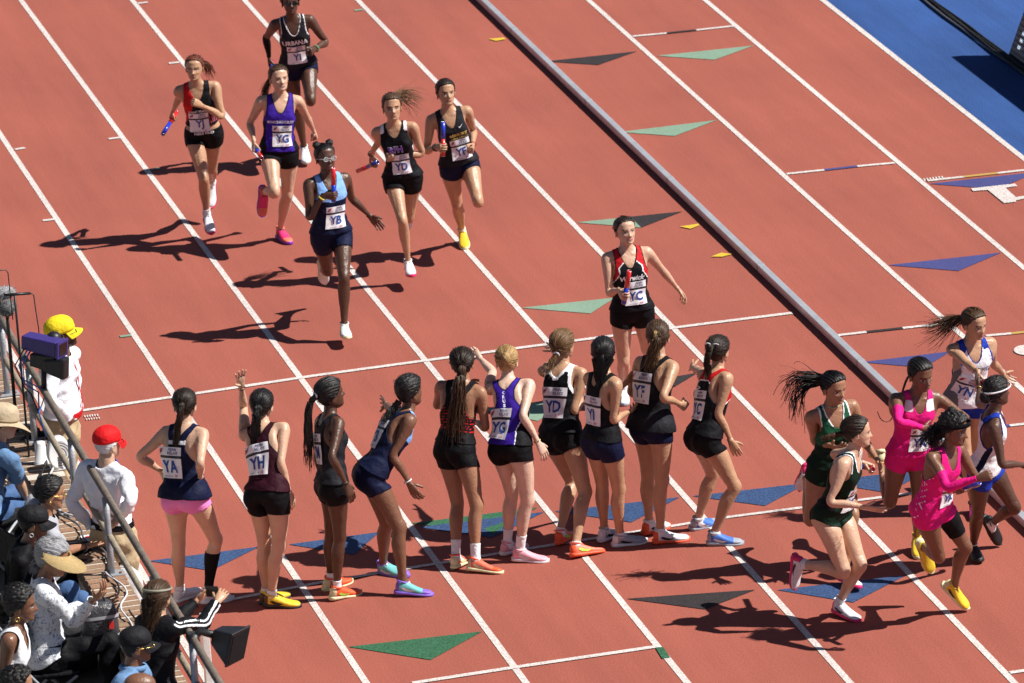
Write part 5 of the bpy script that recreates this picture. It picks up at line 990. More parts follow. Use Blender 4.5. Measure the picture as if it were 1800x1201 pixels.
P.tail((0,.095,.07),[(-.04,-.01,-.04),(-.08,-.03,-.10),(-.13,-.05,-.10)],.020,.022,70,curl=.004,flare=.015)
V,F=ringmesh(P.hp((0,.10,.072)),P.pose.R['hd']@np.array([0,1,-.6]),.021,.006); new_mesh('hair_tie',V,F,C['white'],parent=P.hair)
P=Person('wt_YI','waiting girl with loose shoulder length black hair in navy kit, bib YI','light',group=GW,seed=0,cover=cov,hands=('relax','relax'),pron=(0,60))
std(P,'ink','navy',(.78,1.0),key='YIw',shoff=.012); P.bib('YI',front=False,cz=1.115,cx=.0,sc=1.08); P.shoes('grey','white','grey',mark='black',lace='white',sock='white',sockz=.12); P.cap('black',.012)
for dx in (-.055,-.02,.02,.055): P.tail((dx,.08,.10),[P.back()*.02+np.array((dx*.5,0,-.06)),P.back()*.04+np.array((dx*.8,0,-.14)),P.back()*.05+np.array((dx*1.4,0,-.24))],.030,.034,45,curl=.003,name='loose_hair')
P.tail((0,.10,.17),[(0,.0,.0),P.back()*.03+np.array((0,0,-.07)),P.back()*.035+np.array((0,0,-.2))],.018,.04,50)
P=Person('wt_YF','waiting girl with long blonde streaked brown hair in loose navy top, bib YF','light',group=GW,seed=1,cover=[(f_shorts(.80,1.0),.006),(f_singlet(.90),.005)],hands=('relax','fist'),pron=(0,40))
std(P,'ink','navy',(.80,1.0),hem=.895,zones=[(lambda p:1.03-p[:,2]+.02*np.sin(p[:,0]*30),1)],zm=[C['charcoal']],key='YFw',loose=.028); P.bib('YF',front=False,cz=1.15,cx=-.03,lift=.032,sc=1.08); P.shoes('white','orange','white',mark='black',lace='white',sock='white',sockz=.12); P.cap('brown',.010)
P.tail_down((0,.095,.16),.40,.022,.06,100,out=.05,side=(-.05,0,0),curl=.005,flare=.02); P.tail_down((.012,.10,.17),.36,.012,.03,26,out=.06,side=(.03,0,0),col='blonde',rad=.0036)
P=Person('wt_YC','crouching girl in red and black singlet with white piping and blue shoes, bib YC','light',group=GW,seed=2,cover=cov,hands=('open','relax'),pron=(60,25))
std(P,'ink','black',(.79,1.0),zones=[(lambda p:redz(p)+.008,1),(lambda p:redz(p),2)],zm=[C['white'],C['red']],key='YC'); P.bib('YC',front=False,cz=1.10,cx=-.02,sc=1.08); P.text('W','lt_white',.06,.05,front=False,cx=-.02,cz=1.255,rot=1.57); P.shoes('blue','grey','grey',mark='white',lace='white',sock='white',sockz=.11); P.cap('dbrown',.010)
P.tail_down((0,.10,.16),.30,.020,.03,90,out=.05,curl=.004)
for q in (-1,1):
    V=[P.hp((q*.004+x*q,.105-.02*abs(x)*8,.172+.01*math.sin(x*60))) for x in np.linspace(0,.045,6)]; g=Geo(); g.add(*loft([ring(v,np.array([0,0,1.]),np.array([1.,0,0]),.005,.004,.004,6) for v in V])); new_mesh('hair_ribbon',g.v,g.f,C['white'],parent=P.hair)
# ---- changeover group
P=Person('ex_GB','runner in green singlet with white trim, long black braids streaming behind','tan',group=GE,seed=3,cover=cov,hands=('relax','relax'),pron=(0,30))
f0=f_singlet(.935); std(P,'dgreen','dgreen',(.80,1.0),zones=[(lambda p:p[:,2]-(1.16+.03*np.cos(p[:,0]*20)),1),(lambda p:np.minimum(.010-f0(p),p[:,2]-1.31),2)],zm=[C['green'],C['white']],key='GB'); P.shoes('white','hotpink','white',mark='black'); P.cap('black',.008,groove=.004)
for k in range(5): P.tail((0,.085,.11+.012*k),[(-.05,.05,-.01),(-.12-.02*k,.07,-.03+.015*k),(-.20-.014*k,.09,-.13+.03*k),(-.21-.02*k,.10,-.34+.06*k)],.020,.045,20,rad=.0042,curl=.010,freq=1.3,flare=.05,name='braids',seg=16)
V,F=ringmesh(P.pose.rigid(np.array([[0,.012,1.445]]),'ne')[0],P.pose.R['ne']@np.array([0,-.2,1]),.056,.003,24,5); new_mesh('necklace',V,F,M('necklace_green',(.25,.5,.35),.5),parent=P.root)
P=Person('ex_GF','green clad runner with slick brown bun turning away, baton in far hand','fair',group=GE,seed=4,cover=[(f_singlet(.95),.005)],hands=('grip','open'),pron=(0,60))
std(P,'dgreen','dgreen',(.835,1.005),zones=[(lambda p:np.minimum(.010-f0(p),p[:,2]-1.31),1),(lambda p:np.minimum(np.abs(p[:,0])-.12,1.16-p[:,2]),2)],zm=[C['white'],C['ink']],key='GF',hem=.99,slope=.75); P.bib('YL',cz=1.05,cx=.0,sc=.92); P.shoes('white','hotpink','white',mark='black',lace='white',sock='white',sockz=.14); P.cap('dbrown',.007)
P.tail((0,.10,.10),[(-.04,.0,-.005),(-.10,.0,-.01),(-.16,.01,-.03)],.018,.02,60,col='brown',curl=.005)
baton(P,'red and white ended baton in the far hand of the slick haired green runner',BBL,BR)
P=Person('ex_PB','runner in pink top with white straps and pink arm sleeve crossing her chest, bib YK','brown',group=GE,seed=0,cover=cov,hands=('fist','relax'),pron=(0,60))
std(P,'pink','pink',(.81,1.0),zones=[(lambda p:np.minimum(p[:,2]-1.305,np.abs(p[:,0])-.055),1),(lambda p:p[:,2]-1.385,0)],zm=[C['white']],key='PB'); P.bib('YK',cz=1.05,cx=.03,sc=.92); P.g('arm_sleeve',('as',-1,.13,.50),f_arm(-1,.13,.50),C['pink'],.005); P.shoes('yellow','cream','yellow',mark='black'); P.cap('black',.008,groove=.003)
P.tail((0,.09,.09),[(-.03,.05,-.06),(-.07,.10,-.22),(-.16,.13,-.42),(-.23,.13,-.38),(-.26,.13,-.26),(-.28,.13,-.16)],.004,.004,3,rad=.008,name='braid',seg=24)
P=Person('ex_PF','runner in pink suit with black headband and black thigh sleeve, driving forward','brown',group=GE,seed=1,cover=cov,hands=('grip','fist'),pron=(0,20))
zx=[]
for k in range(7):
    zc=.90+.05*k; zx+=[((lambda p,zc=zc,q=q:np.minimum(np.minimum(.0022-np.abs((p[:,2]-zc)-q*(p[:,1]-.01)*.9)*.74,.026-np.abs(p[:,2]-zc)),np.abs(p[:,0])-.095)),1) for q in (1,-1)]
std(P,'pink','pink',(.80,1.0),zones=zx,zm=[C['white']],key='PF',hem=.90,loose=.012); P.bib('YK',cz=1.05,cx=.02,sc=.9); P.g('arm_sleeve',('as',-1,.15,.50),f_arm(-1,.15,.50),C['pink'],.005); P.g('thigh_sleeve',('ts',1),f_leg(1,.62,.845),C['black'],.006)
P.shoes('yellow','cream','yellow',mark='black',lace='yellow'); P.cap('black',.020,.008)
for k in range(4): P.tail((-.03+.02*k,.07,.09),[P.pose.R['hd']@np.array((-.03+.02*k,.05,-.03)),P.pose.R['hd']@np.array((-.05+.03*k,.09,-.09)),P.pose.R['hd']@np.array((-.06+.035*k,.11,-.16))],.045,.07,55,rad=.0036,curl=.016,freq=3.2,flare=.02,name='curls')
P.bun((0,.03,.235),(.034,.034,.036)); V,F=ringmesh((0,.0,.0),(0,-.35,1),.0,.0)
hb=Geo(); 
V=[];n=28
for i in range(n):
    a=2*math.pi*i/n; x,y=math.cos(a)*.094,math.sin(a)*.119+.006; zc=.150-.25*y
    for dz,o in ((-.018,.0),(-.016,.004),(.016,.004),(.018,.0)): V.append((x*(1+o*8-.12*max(0,dz)*10),y*(1+o*8-.10*max(0,dz)*10),zc+dz))
F=[(i*4+j,((i+1)%n)*4+j,((i+1)%n)*4+(j+1)%4,i*4+(j+1)%4) for i in range(n) for j in range(4)]
new_mesh('headband',P.pose.rigid(np.array(V)+np.array([0,0,1.463]),'hd'),F,C['black'],parent=P.root)
baton(P,'dark blue and red baton carried low by the pink runner with the headband',BR,BBL)
P=Person('ex_WG','runner in white and blue singlet passing her baton, brown ponytail flying','light',group=GE,seed=2,cover=[(f_shorts(.80,1.0),.006),(f_singlet(.92),.005)],hands=('relax','grip'),pron=(40,0))
std(P,'white','royal',(.79,1.0),zones=[(lambda p:np.minimum(p[:,2]-1.365,np.abs(p[:,0])-.07),1),(lambda p:np.minimum(np.abs(p[:,0])-.115,1.23-p[:,2]),2)],zm=[C['royal'],C['grey']],key='WG',hem=.905,loose=.022,trim='royal'); P.bib('YN',cz=1.05,cx=-.09,rot=-.35,sc=.9); P.text('ENBERG','lt_navy',.14,.03,front=True,cx=.02,cz=1.235); P.shoes('magenta','black',lace='black'); P.cap('brown',.009)
P.tail((0,.088,.11),[(-.06,.05,-.01),(-.12,.08,-.05),(-.19,.10,-.10),(-.25,.12,-.12)],.022,.07,110,curl=.006,flare=.055,freq=1.2); P.wrist('R',STRAP,.027,.002,.9)
baton(P,'baton at the moment of passing between the two white and blue runners',BBL,BR)
P=Person('ex_WR','runner in white and royal blue singlet reaching back for the baton, white headband','dark',group=GE,seed=3,cover=[(f_shorts(.80,1.0),.006),(f_singlet(.92),.005)],hands=('open','relax'),pron=(60,20))
std(P,'white','royal',(.80,1.0),zones=[(lambda p:np.minimum(p[:,2]-1.355,p[:,1]),1),(lambda p:np.minimum(np.minimum(np.abs(p[:,0])-.112,1.19-p[:,2]),.022-np.abs(p[:,1]-.02)),2)],zm=[C['royal'],C['navy']],key='WR',hem=.925,loose=.014,trim='royal'); P.shoes('black','black',lace='black',sock='white',sockz=.12); P.cap('black',.012,.003); P.bun((0,.105,.09),(.05,.042,.045)); P.wrist('L',GOLDM,.027,.004,.93)
V=[];n=28
for i in range(n):
    a=2*math.pi*i/n; x,y=math.cos(a)*.088,math.sin(a)*.113+.004; zc=.140-.12*y
    for dz,o in ((-.006,.0),(-.006,.006),(.006,.006),(.006,.0)): V.append((x*(1+o*8),y*(1+o*8),zc+dz))
F=[(i*4+j,((i+1)%n)*4+j,((i+1)%n)*4+(j+1)%4,i*4+(j+1)%4) for i in range(n) for j in range(4)]
new_mesh('headband',P.pose.rigid(np.array(V)+np.array([0,0,1.463]),'hd'),F,C['white'],parent=P.root)

# ---------------------------------------------------------------- officials, spectators and their things
def wr(a,sd):      # soft folds for loose clothing, as a function of template position
    rs=np.random.RandomState(sd); K=rs.normal(0,1,(9,3))*np.array([26,20,30]); ph=rs.uniform(0,6.28,9)
    return lambda p:a*np.sum([np.sin(p@k+q+1.3*np.sin(p@k[::-1]*.6)) for k,q in zip(K,ph)],0)/3
def shirt(P,mat,sleeve=.50,hem=.90,off=.016,name='shirt',key='s',sd=1,fold=.0085,**k): return P.g(name,('shirt',key,sleeve,hem,off,sd),f_top(hem,sleeve),mat,lambda p:off+.012*np.clip((1.15-p[:,2])/.25,0,1)*(np.abs(p[:,0])<.25),smooth=5,puff=wr(fold,sd),**k)
def pants(P,mat,hem=.07,off=.014,sd=3,waist=1.0,fold=.008): return P.g('trousers',('pants',hem,off,sd),f_pants(hem,waist),mat,lambda p:off+.012*np.clip((.45-p[:,2])/.3,0,1),smooth=5,puff=wr(fold,sd))
def ball_cap(P,mat,mark=None,back=False):
    fld=lambda p:(p[:,2]-1.463)-(.128+.16*(p[:,1]+.09)*-.35)
    V,T,_=hair_cap(P.hv,P.ht,fld,.012,P.rs,0,0.); c=new_mesh('cap',P.pose.rigid(V,'hd'),T,mat,parent=P.root)
    V=[];F=[];n=15
    for i in range(n):
        a=math.radians(-74+148*i/(n-1)); x0,y0=math.sin(a)*.076,-math.cos(a)*.097+.002
        ex=.060*math.cos(a*.95)**.6 if abs(a)<1.55 else 0
        for t,dz in ((0,0),(1,-.022)):
            x=x0*(1+t*.10); y=y0-ex*t; z=.133+dz*t-.028*(x/.08)**2*t-.008
            V.append((x,y,z)); V.append((x,y,z-.004))
    for i in range(n-1):
        b=i*4; F+=[(b,b+2,b+6,b+4),(b+1,b+5,b+7,b+3),(b+2,b+3,b+7,b+6)]
    new_mesh('cap_brim',P.pose.rigid(np.array(V)+np.array([0,0,1.463]),'hd'),F,mat,parent=c)
    V,F=ellipsoid((0,.004,.2265),(.008,.008,.005),None,8,6); new_mesh('cap_button',P.pose.rigid(V+np.array([0,0,1.463]),'hd'),F,mat,parent=c)
    if mark:
        for q,mm in ((-1,'bib_red'),(1,'bib_navy')):
            V=np.array([(q*.010-.016,-.1135,.158),(q*.010+.004,-.113,.160),(q*.010+.014,-.103,.185),(q*.010-.006,-.105,.182)]); new_mesh('cap_emblem',P.pose.rigid(V+np.array([0,0,1.463]),'hd'),[(0,1,2,3)],MATS[mm],smooth=False,parent=c)
    return c
def strip(P,pts,w,mat,front=True,name='lanyard',lift=.03):
    V=[];n=len(pts)
    for u,z in pts: V+=[(u-w/2,z),(u+w/2,z)]
    T=[]
    for i in range(n-1): a=2*i; T+=[(a,a+2,a+3),(a,a+3,a+1)]
    return patch(P.tpl,P.pose,name,np.array(V),np.array(T),front,0,0,mat,lift,P.root)
CAPY=cloth('cap_yellow',(.78,.60,.02)); CAPR=cloth('cap_red',(.62,.012,.014)); CAPK=cloth('cap_black',(.012,.012,.014)); STRAW=M('straw',(.52,.38,.18),.8,.2,.6,160,.2,60); HATM=cloth('hat_tan',(.46,.37,.25))
covm=[(f_top(.9,.5),.008),(f_pants(.08),.008)]
def beard(hv,hp):
    z=hv[:,2]-1.463; m=(hv[:,1]<.01)&(z<.062)&~((np.abs(hv[:,0])<.02)&(np.abs(z-.047)<.007)&(hv[:,1]<-.07))&(np.abs(hv[:,0])+0>0); m&=(z<.05+.25*np.abs(hv[:,0])) ; hp[m]=(.012,.010,.009,.9)
P=Person('of_Y','official in yellow cap and white shirt, hand on hip, beside the rail camera','brown',tpl=TM,seed=0,cover=covm,paintf=beard,hands=('relax','fist'),pron=(0,40),group=None,flex=(0,30))
shirt(P,C['shirt'],sd=2,hem=.965,key='tuck'); pants(P,C['khaki'],sd=4); P.g('belt',('belt',),lambda p:np.minimum(.022-np.abs(p[:,2]-.985),.26-aX(p)),C['red'],.024,smooth=1); P.cap('black',.003,stray=False); ball_cap(P,CAPY,True); P.glasses(GLASSD)
strip(P,[(.0,1.385),(.0,1.30),(.005,1.20),(.005,1.10),(.0,1.02)],.016,C['red'],name='necktie'); P.shoes('brown','black')
P=Person('of_R','white haired official in red cap and white shirt, hands clasped behind his back','fair',tpl=TM2,seed=1,cover=covm,hands=('relax','relax'),pron=(0,0),flex=(20,20))
shirt(P,C['shirt'],sd=5,hem=.965,key='tuck'); pants(P,C['khaki'],sd=6); P.g('belt',('belt',),lambda p:np.minimum(.022-np.abs(p[:,2]-.985),.26-aX(p)),C['black'],.024,smooth=1); P.cap('white',.005,stray=False); ball_cap(P,CAPR,False); P.glasses(GLASSD,GLASSD)
LANB=M('lanyard_blue',(.03,.08,.40),.6); V,F=ringmesh(P.pose.rigid(np.array([[0,.02,1.425]]),'ch')[0],P.pose.R['ch']@np.array([0,.30,1]),.082,.008,26,6); new_mesh('lanyard',V,F,LANB,parent=P.root); strip(P,[(.02,1.38),(.03,1.25),(.03,1.12),(.03,1.0)],.03,C['red']); P.shoes('brown','black')
# ---- seated spectators
def chair(pos,yaw,z0,label):
    o=empty('folding_chair',(pos[0],pos[1],.36),label,'chair','folding chairs behind the brick wall'); o.rotation_euler=(0,0,math.radians(yaw)); h=z0-.36
    g=Geo(); box(g,-.21,.21,-.20,.20,h-.03,h); bevel(new_mesh('seat',g.v,g.f,C['ink'],smooth=False,parent=o),.012)
    g=Geo(); box(g,-.20,.20,.215,.235,h+.14,h+.40); bevel(new_mesh('backrest',g.v,g.f,C['ink'],smooth=False,parent=o),.008)
    for q in (-1,1):
        tube([(q*.215,-.22,0),(q*.215,.0,h*.55),(q*.215,.22,h+.10),(q*.215,.25,h+.42)],.011,8,'back_leg',STEEL,o); tube([(q*.20,.24,0),(q*.20,.0,h*.6),(q*.20,-.18,h-.03)],.011,8,'front_leg',STEEL,o)
    return o
GS='spectators seated behind the brick wall'
def seatfor(key,label):
    p=POSES[key]; R=er(p['B']['pel']); f=R@np.array([0,-1,0]); chair((p['pel'][0],p['pel'][1]),math.degrees(math.atan2(f[0],-f[1])),p['pel'][2]-.098*p['s'],label)
cs=[(f_top(.9,.2),.008),(f_pants(.08),.008)]
P=Person('sp_hat','man in wide brimmed tan hat and blue short sleeved shirt','fair',tpl=TM,seed=2,cover=cs,group=GS,hands=('relax','relax'),pron=(0,40)); shirt(P,C['denim'],sleeve=.22,sd=7,key='ss'); pants(P,C['jean'],sd=8); P.cap('lbrown',.006,stray=False); P.shoes('brown','black')
def wide_hat(P,mat,R0,crown=.09,front=True):
    V=[];n=32
    prof=[(.99,.128,0),(1.0,.15,0),(.96,.19,0),(.80,.225,0),(.45,.243,0),(.02,.236,0)]
    for f,z,_ in prof:
        for i in range(n): a=2*math.pi*i/n; V.append((math.cos(a)*.092*f,math.sin(a)*.113*f+.003,z+.004))
    F=[(k*n+i,k*n+(i+1)%n,(k+1)*n+(i+1)%n,(k+1)*n+i) for k in range(len(prof)-1) for i in range(n)]+[tuple((len(prof)-1)*n+i for i in range(n))]
    h=new_mesh('hat',P.pose.rigid(np.array(V)+np.array([0,0,1.463]),'hd'),F,mat,parent=P.root)
    V=[];
    for t in (0,.5,1):
        for i in range(n):
            a=2*math.pi*i/n; x,y=math.cos(a),math.sin(a); V.append((x*(.090+R0*t),y*(.111+R0*t)+.003,.132-.022*t-.05*t*abs(y)**2+.030*t*abs(x)**2))
    m=len(V); V+= [(x,y,z-.005) for x,y,z in V]
    F=[(k*n+i,k*n+(i+1)%n,(k+1)*n+(i+1)%n,(k+1)*n+i) for k in range(2) for i in range(n)]; F+=[tuple(m+q for q in f[::-1]) for f in F]; F+=[(2*n+i,2*n+(i+1)%n,m+2*n+(i+1)%n,m+2*n+i) for i in range(n)]
    new_mesh('hat_brim',P.pose.rigid(np.array(V)+np.array([0,0,1.463]),'hd'),F,mat,parent=h); V,F=ringmesh((0,.003,.145),(0,0,1),.098,.006,28,5); V=np.array(V); V[:,1]*=1.16; new_mesh('hat_band',P.pose.rigid(V+np.array([0,0,1.463]),'hd'),F,M('hat_band',(.30,.22,.13),.7),parent=h)
wide_hat(P,HATM,.095); seatfor('sp_hat','chair of the man in the tan hat, mostly hidden')
P=Person('sp_grey','woman in grey tee and glasses with hand on her knee, dark hair pinned up','tan',seed=3,cover=cs,group=GS,hands=('relax','open'),pron=(0,80)); shirt(P,C['grayshirt'],sleeve=.20,sd=9,key='ss'); pants(P,C['black'],sd=10); P.cap('black',.014,.003); P.bun((0,.09,.12),(.05,.035,.05)); P.glasses(GOLDM); P.shoes('black','white')
V,F=ellipsoid((.077,.012,.062),(.006,.008,.010),None,8,6); new_mesh('earring',P.pose.rigid(np.array(V)*np.array([-1,1,1])+np.array([0,0,1.463]),'hd'),F,GOLDM,parent=P.root); P.text('CLASSIC','bib_red',.10,.02,front=True,cx=-.04,cz=1.28,lift=.028); seatfor('sp_grey','chair of the woman in grey, mostly hidden'); P.wrist('R',STRAP,.030,.003,.9)
P=Person('sp_cap','woman in black cap and black shirt with silver earrings','brown',seed=4,cover=cs,group=GS); shirt(P,C['black'],sleeve=.24,sd=11,key='ss'); pants(P,C['jean'],sd=12); P.cap('black',.006,stray=False); ball_cap(P,CAPK,False); P.shoes('white','grey'); seatfor('sp_cap','chair of the woman in the black cap, mostly hidden')
V,F=ringmesh((-.078,.012,.045),(1,0,0),.012,.003,14,5); new_mesh('earring',P.pose.rigid(np.array(V)+np.array([0,0,1.463]),'hd'),F,ALU,parent=P.root)
PRT=M('jacket_print',(.66,.68,.72),.75,.2,.4,30,.0,1); 
nt_=PRT.node_tree; n_=nt_.nodes.new('ShaderNodeTexNoise'); n_.inputs['Scale'].default_value=17; n_.inputs['Detail'].default_value=5; n_.inputs['Distortion'].default_value=1.6; r_=nt_.nodes.new('ShaderNodeValToRGB'); r_.color_ramp.elements[0].position=.36; r_.color_ramp.elements[0].color=(.20,.23,.30,1); r_.color_ramp.elements[1].position=.46; r_.color_ramp.elements[1].color=(.74,.75,.78,1); nt_.links.new(n_.outputs['Fac'],r_.inputs['Fac']); nt_.links.new(r_.outputs['Color'],nt_.nodes['Principled BSDF'].inputs['Base Color'])
P=Person('sp_visor','woman in straw visor and white printed jacket holding a bag on her lap','tan',seed=0,cover=covm,group=GS,hands=('relax','relax'),pron=(40,60)); shirt(P,PRT,sleeve=.485,sd=13,off=.020,name='jacket',fold=.007); pants(P,C['black'],sd=14); P.cap('greyh',.018,.003); P.shoes('grey','white'); seatfor('sp_visor','chair of the woman in the straw visor')
P.tail((0,.08,.08),[P.back()*.03+np.array((0,0,-.05)),P.back()*.03+np.array((0,0,-.12))],.03,.045,50,name='loose_hair')
V=[];F=[];n=25
for i in range(n):
    a=math.radians(-115+230*i/(n-1)); s_,c_=math.sin(a),-math.cos(a)
    for r0,z in ((0,.135),(0,.165),(1,.135)):
        w=.115*max(.15,math.cos(a*.78))*r0; V.append((s_*(.094+w),c_*(.114+w)+.003,z-.35*w*r0))
for i in range(n-1): b=3*i; F+=[(b,b+3,b+4,b+1),(b,b+2,b+5,b+3)]
o=new_mesh('straw_visor',P.pose.rigid(np.array(V)+np.array([0,0,1.463]),'hd'),F,STRAW,parent=P.root); md=o.modifiers.new('thick','SOLIDIFY'); md.thickness=.005; md.offset=0
BAGP=P
P=Person('sp_white','woman in white sleeveless top with dark hair and hoop earrings','brown',seed=1,cover=[(f_singlet(.9),.006),(f_pants(.08),.008)],group=GS); P.g('top',('tank',),f_singlet(hem=.9,racer=False,wide=.02),C['white'],.012,smooth=4,puff=wr(.003,15)); pants(P,C['white'],sd=16); P.cap('black',.022,.005); P.shoes('white','white'); seatfor('sp_white','chair of the woman in white, out of view below')
P.tail((0,.03,.20),[P.pose.R['hd']@np.array((-.05,-.03,-.04)),P.pose.R['hd']@np.array((-.08,-.04,-.12))],.03,.04,50,name='loose_hair'); P.tail((0,.09,.10),[P.back()*.03+np.array((0,0,-.06)),P.back()*.03+np.array((0,0,-.15))],.045,.045,60,name='loose_hair')
V,F=ringmesh((-.078,.012,.042),(1,0,0),.014,.003,14,5); new_mesh('earring',P.pose.rigid(np.array(V)+np.array([0,0,1.463]),'hd'),F,GOLDM,parent=P.root)
P=Person('sp_phone','woman with long brown hair in black track jacket filming with raised phone','light',seed=2,cover=covm,group=None,hands=('relax','relax'),pron=(-30,-30),flex=(0,0)); jk=shirt(P,C['ink'],sleeve=.485,sd=17,off=.022,name='jacket',fold=.006,
   zones=[(lambda p:np.minimum(.0035-np.abs(np.abs(p[:,1]-.02)-.010),np.minimum(np.abs(p[:,0])-.19,(p[:,2]-(1.35-(np.abs(p[:,0])-.165)*1.19))*9)),1)],mats=[C['white']]); pants(P,C['black'],sd=18); P.cap('brown',.014); P.shoes('black','white')
for dx in (-.05,0,.05): P.tail((dx,.08,.12),[P.back()*.03+np.array((dx*.3,0,-.07)),P.back()*.05+np.array((dx*.6,0,-.16)),P.back()*.06+np.array((dx,0,-.27))],.035,.045,60,curl=.004,name='loose_hair',col='brown')
V,F=ringmesh((0,.0,.165),(0,-.25,1),.090,.007,28,5); V=np.array(V); V[:,1]*=1.18; new_mesh('hair_band',P.pose.rigid(V+np.array([0,0,1.463]),'hd'),F,M('band_olive',(.25,.24,.18),.6),parent=P.root)
a_,b_=[P.pose.P['ha'+S]+P.handR[S]@np.array([0,-.02,-.09]) for S in 'LR']; ce=(a_+b_)/2; ax=b_-a_; ax/=np.linalg.norm(ax); up_=np.array([0,0,1.])-ax*ax[2]; up_/=np.linalg.norm(up_); nn=np.cross(ax,up_)
ph=empty('smartphone',ce,'black smartphone held up sideways by the woman in the track jacket','phone'); V=[ax*x*.078+up_*z*.038+nn*y*.0045 for z in (-1,1) for y in (-1,1) for x in (-1,1)]; o=bevel(new_mesh('case',V,[(0,2,3,1),(4,5,7,6),(0,1,5,4),(2,6,7,3),(1,3,7,5),(0,4,6,2)],BLACKP,smooth=False,parent=ph),.004)
V=[ax*x*.073+up_*z*.034-nn*.0052 for x,z in ((-1,-1),(1,-1),(1,1),(-1,1))]; new_mesh('screen',V,[(0,1,2,3)],M('phone_screen',(.01,.01,.012),.1,.5),smooth=False,parent=ph)
P=Person('sp_denim','man in black cap and denim shirt, gold earring, below the railing','brown',tpl=TM,seed=3,cover=covm,group=GS); shirt(P,C['denim'],sleeve=.485,sd=19); pants(P,C['black'],sd=20); P.cap('black',.004,stray=False); ball_cap(P,CAPK,False); P.glasses(GOLDM); P.shoes('black','white'); seatfor('sp_denim','chair of the man in denim, out of view below')
V,F=ringmesh(P.pose.rigid(np.array([[0,.02,1.43]]),'ch')[0],P.pose.R['ch']@np.array([0,.15,1]),.078,.016,24,6); new_mesh('collar',V,F,C['denim'],parent=P.root)
P=Person('sp_curly','spectator with short dark curly hair at the very edge','tan',seed=4,cover=covm,group=GS); shirt(P,C['white'],sleeve=.24,sd=21); pants(P,C['jean'],sd=22); P.cap('black',.022,.009); P.shoes('white','white'); seatfor('sp_curly','chair of the curly haired spectator, out of view')
P=Person('sp_bald','bald man with only the top of his head in view','brown',tpl=TM,seed=0,cover=covm,group=GS); shirt(P,C['navy'],sleeve=.24,sd=23); pants(P,C['black'],sd=24); P.shoes('black','black'); seatfor('sp_bald','chair of the bald man, out of view')
# ---- bag on the visor woman's lap
p_=BAGP.pose; base=sum(p_.P['sn'+q]*.375+p_.P['th'+q]*.125 for q in 'LR')+np.array([0.04,-.03,.07])
bg=empty('clear_bag',base,'black trimmed clear bag standing on the lap of the visor woman','bag'); V=[];n=20
for z,f in ((0,.9),(.02,1),(.16,1),(.23,.86),(.26,.6)):
    for i in range(n): a=2*math.pi*i/n; V.append((math.copysign(abs(math.cos(a))**.6,math.cos(a))*.13*f,math.copysign(abs(math.sin(a))**.6,math.sin(a))*.085*f,z))
F=[(k*n+i,k*n+(i+1)%n,(k+1)*n+(i+1)%n,(k+1)*n+i) for k in range(4) for i in range(n)]+[tuple(range(n-1,-1,-1)),tuple(4*n+i for i in range(n))]
new_mesh('pouch',V,F,M('bag_mesh',(.045,.045,.05),.35,.5,.5,50,.6,25),parent=bg)
for z,f in ((.165,1.01),(.02,1.02)):
    V=[];
    for dz in (-.012,.012):
        for i in range(n): a=2*math.pi*i/n; V.append((math.copysign(abs(math.cos(a))**.6,math.cos(a))*.134*f,math.copysign(abs(math.sin(a))**.6,math.sin(a))*.089*f,z+dz))
    new_mesh('trim_band',V,[(i,(i+1)%n,n+(i+1)%n,n+i) for i in range(n)],M('bag_trim',(.35,.36,.38),.6),parent=bg)
g=Geo(); box(g,.05,.085,-.095,-.088,.08,.13); new_mesh('red_tag',g.v,g.f,M('tag_red',(.6,.03,.03),.5),smooth=False,parent=bg)
tube([(-.05,0,.25),(-.03,0,.31),(.03,0,.31),(.05,0,.25)],.008,8,'handle',BLACKP,bg)
# ---- things on the wall and railing
def at(x,y,X):            # point on the vertical plane X=const seen at a photo pixel
    d=CF+(x-900)/CAMF*CR-(y-600.5)/CAMF*CU; return CPOS+d*((X-CPOS[0])/d[0])
c=at(78,606,-1.62); ca=empty('rail_camera',c,'purple covered broadcast camera clamped on the railing','camera'); ax=np.array([.74,-.66,-.12]); ax/=np.linalg.norm(ax); sx=np.cross(ax,[0,0,1.]); sx/=np.linalg.norm(sx); uz_=np.cross(sx,ax)
PURP=M('camera_cover',(.045,.03,.17),.45,.4,.2,50,.1,10)
def obox(a0,a1,w0,h0,w1,h1,off=(0,0,0)): 
    o=np.array(off); return [o+ax*a+sx*x*w+uz_*z*h for a,w,h in ((a0,w0,h0),(a1,w1,h1)) for z in (-1,1) for x in (-1,1)],[(0,1,3,2),(4,6,7,5),(0,4,5,1),(2,3,7,6),(1,5,7,3),(0,2,6,4)]
bevel(new_mesh('housing',*obox(-.17,.14,.064,.056,.068,.061),PURP,smooth=False,parent=ca),.012); V,F=obox(.136,.165,.068,.061,.078,.070); bevel(new_mesh('lens_hood',V,F,PURP,smooth=False,parent=ca),.006); new_mesh('lens',*obox(.163,.168,.052,.046,.052,.046),M('lens_dark',(.004,.004,.005),.1,.5),smooth=False,parent=ca)
bevel(new_mesh('mount_block',*obox(-.10,.12,.05,.05,.04,.07,-uz_*.13),BLACKP,smooth=False,parent=ca),.01); bevel(new_mesh('mount_wedge',*obox(.02,.20,.06,.05,.05,.09,-uz_*.15),BLACKP,smooth=False,parent=ca),.02)
V,F=ellipsoid(ax*.03+uz_*.035-sx*.085,(.058,.058,.05)); new_mesh('eyepiece_hood',V,F,BLACKP,parent=ca)
bk=np.array([RX,c[1]-.02,ZL+.60])-c; tube([-uz_*.15,-uz_*.20+bk*.2,bk],.022,8,'clamp_arm',BLACKP,ca)
CABU=M('cable_blue',(.05,.14,.45),.5); CABW=M('cable_white',(.6,.6,.62),.5)
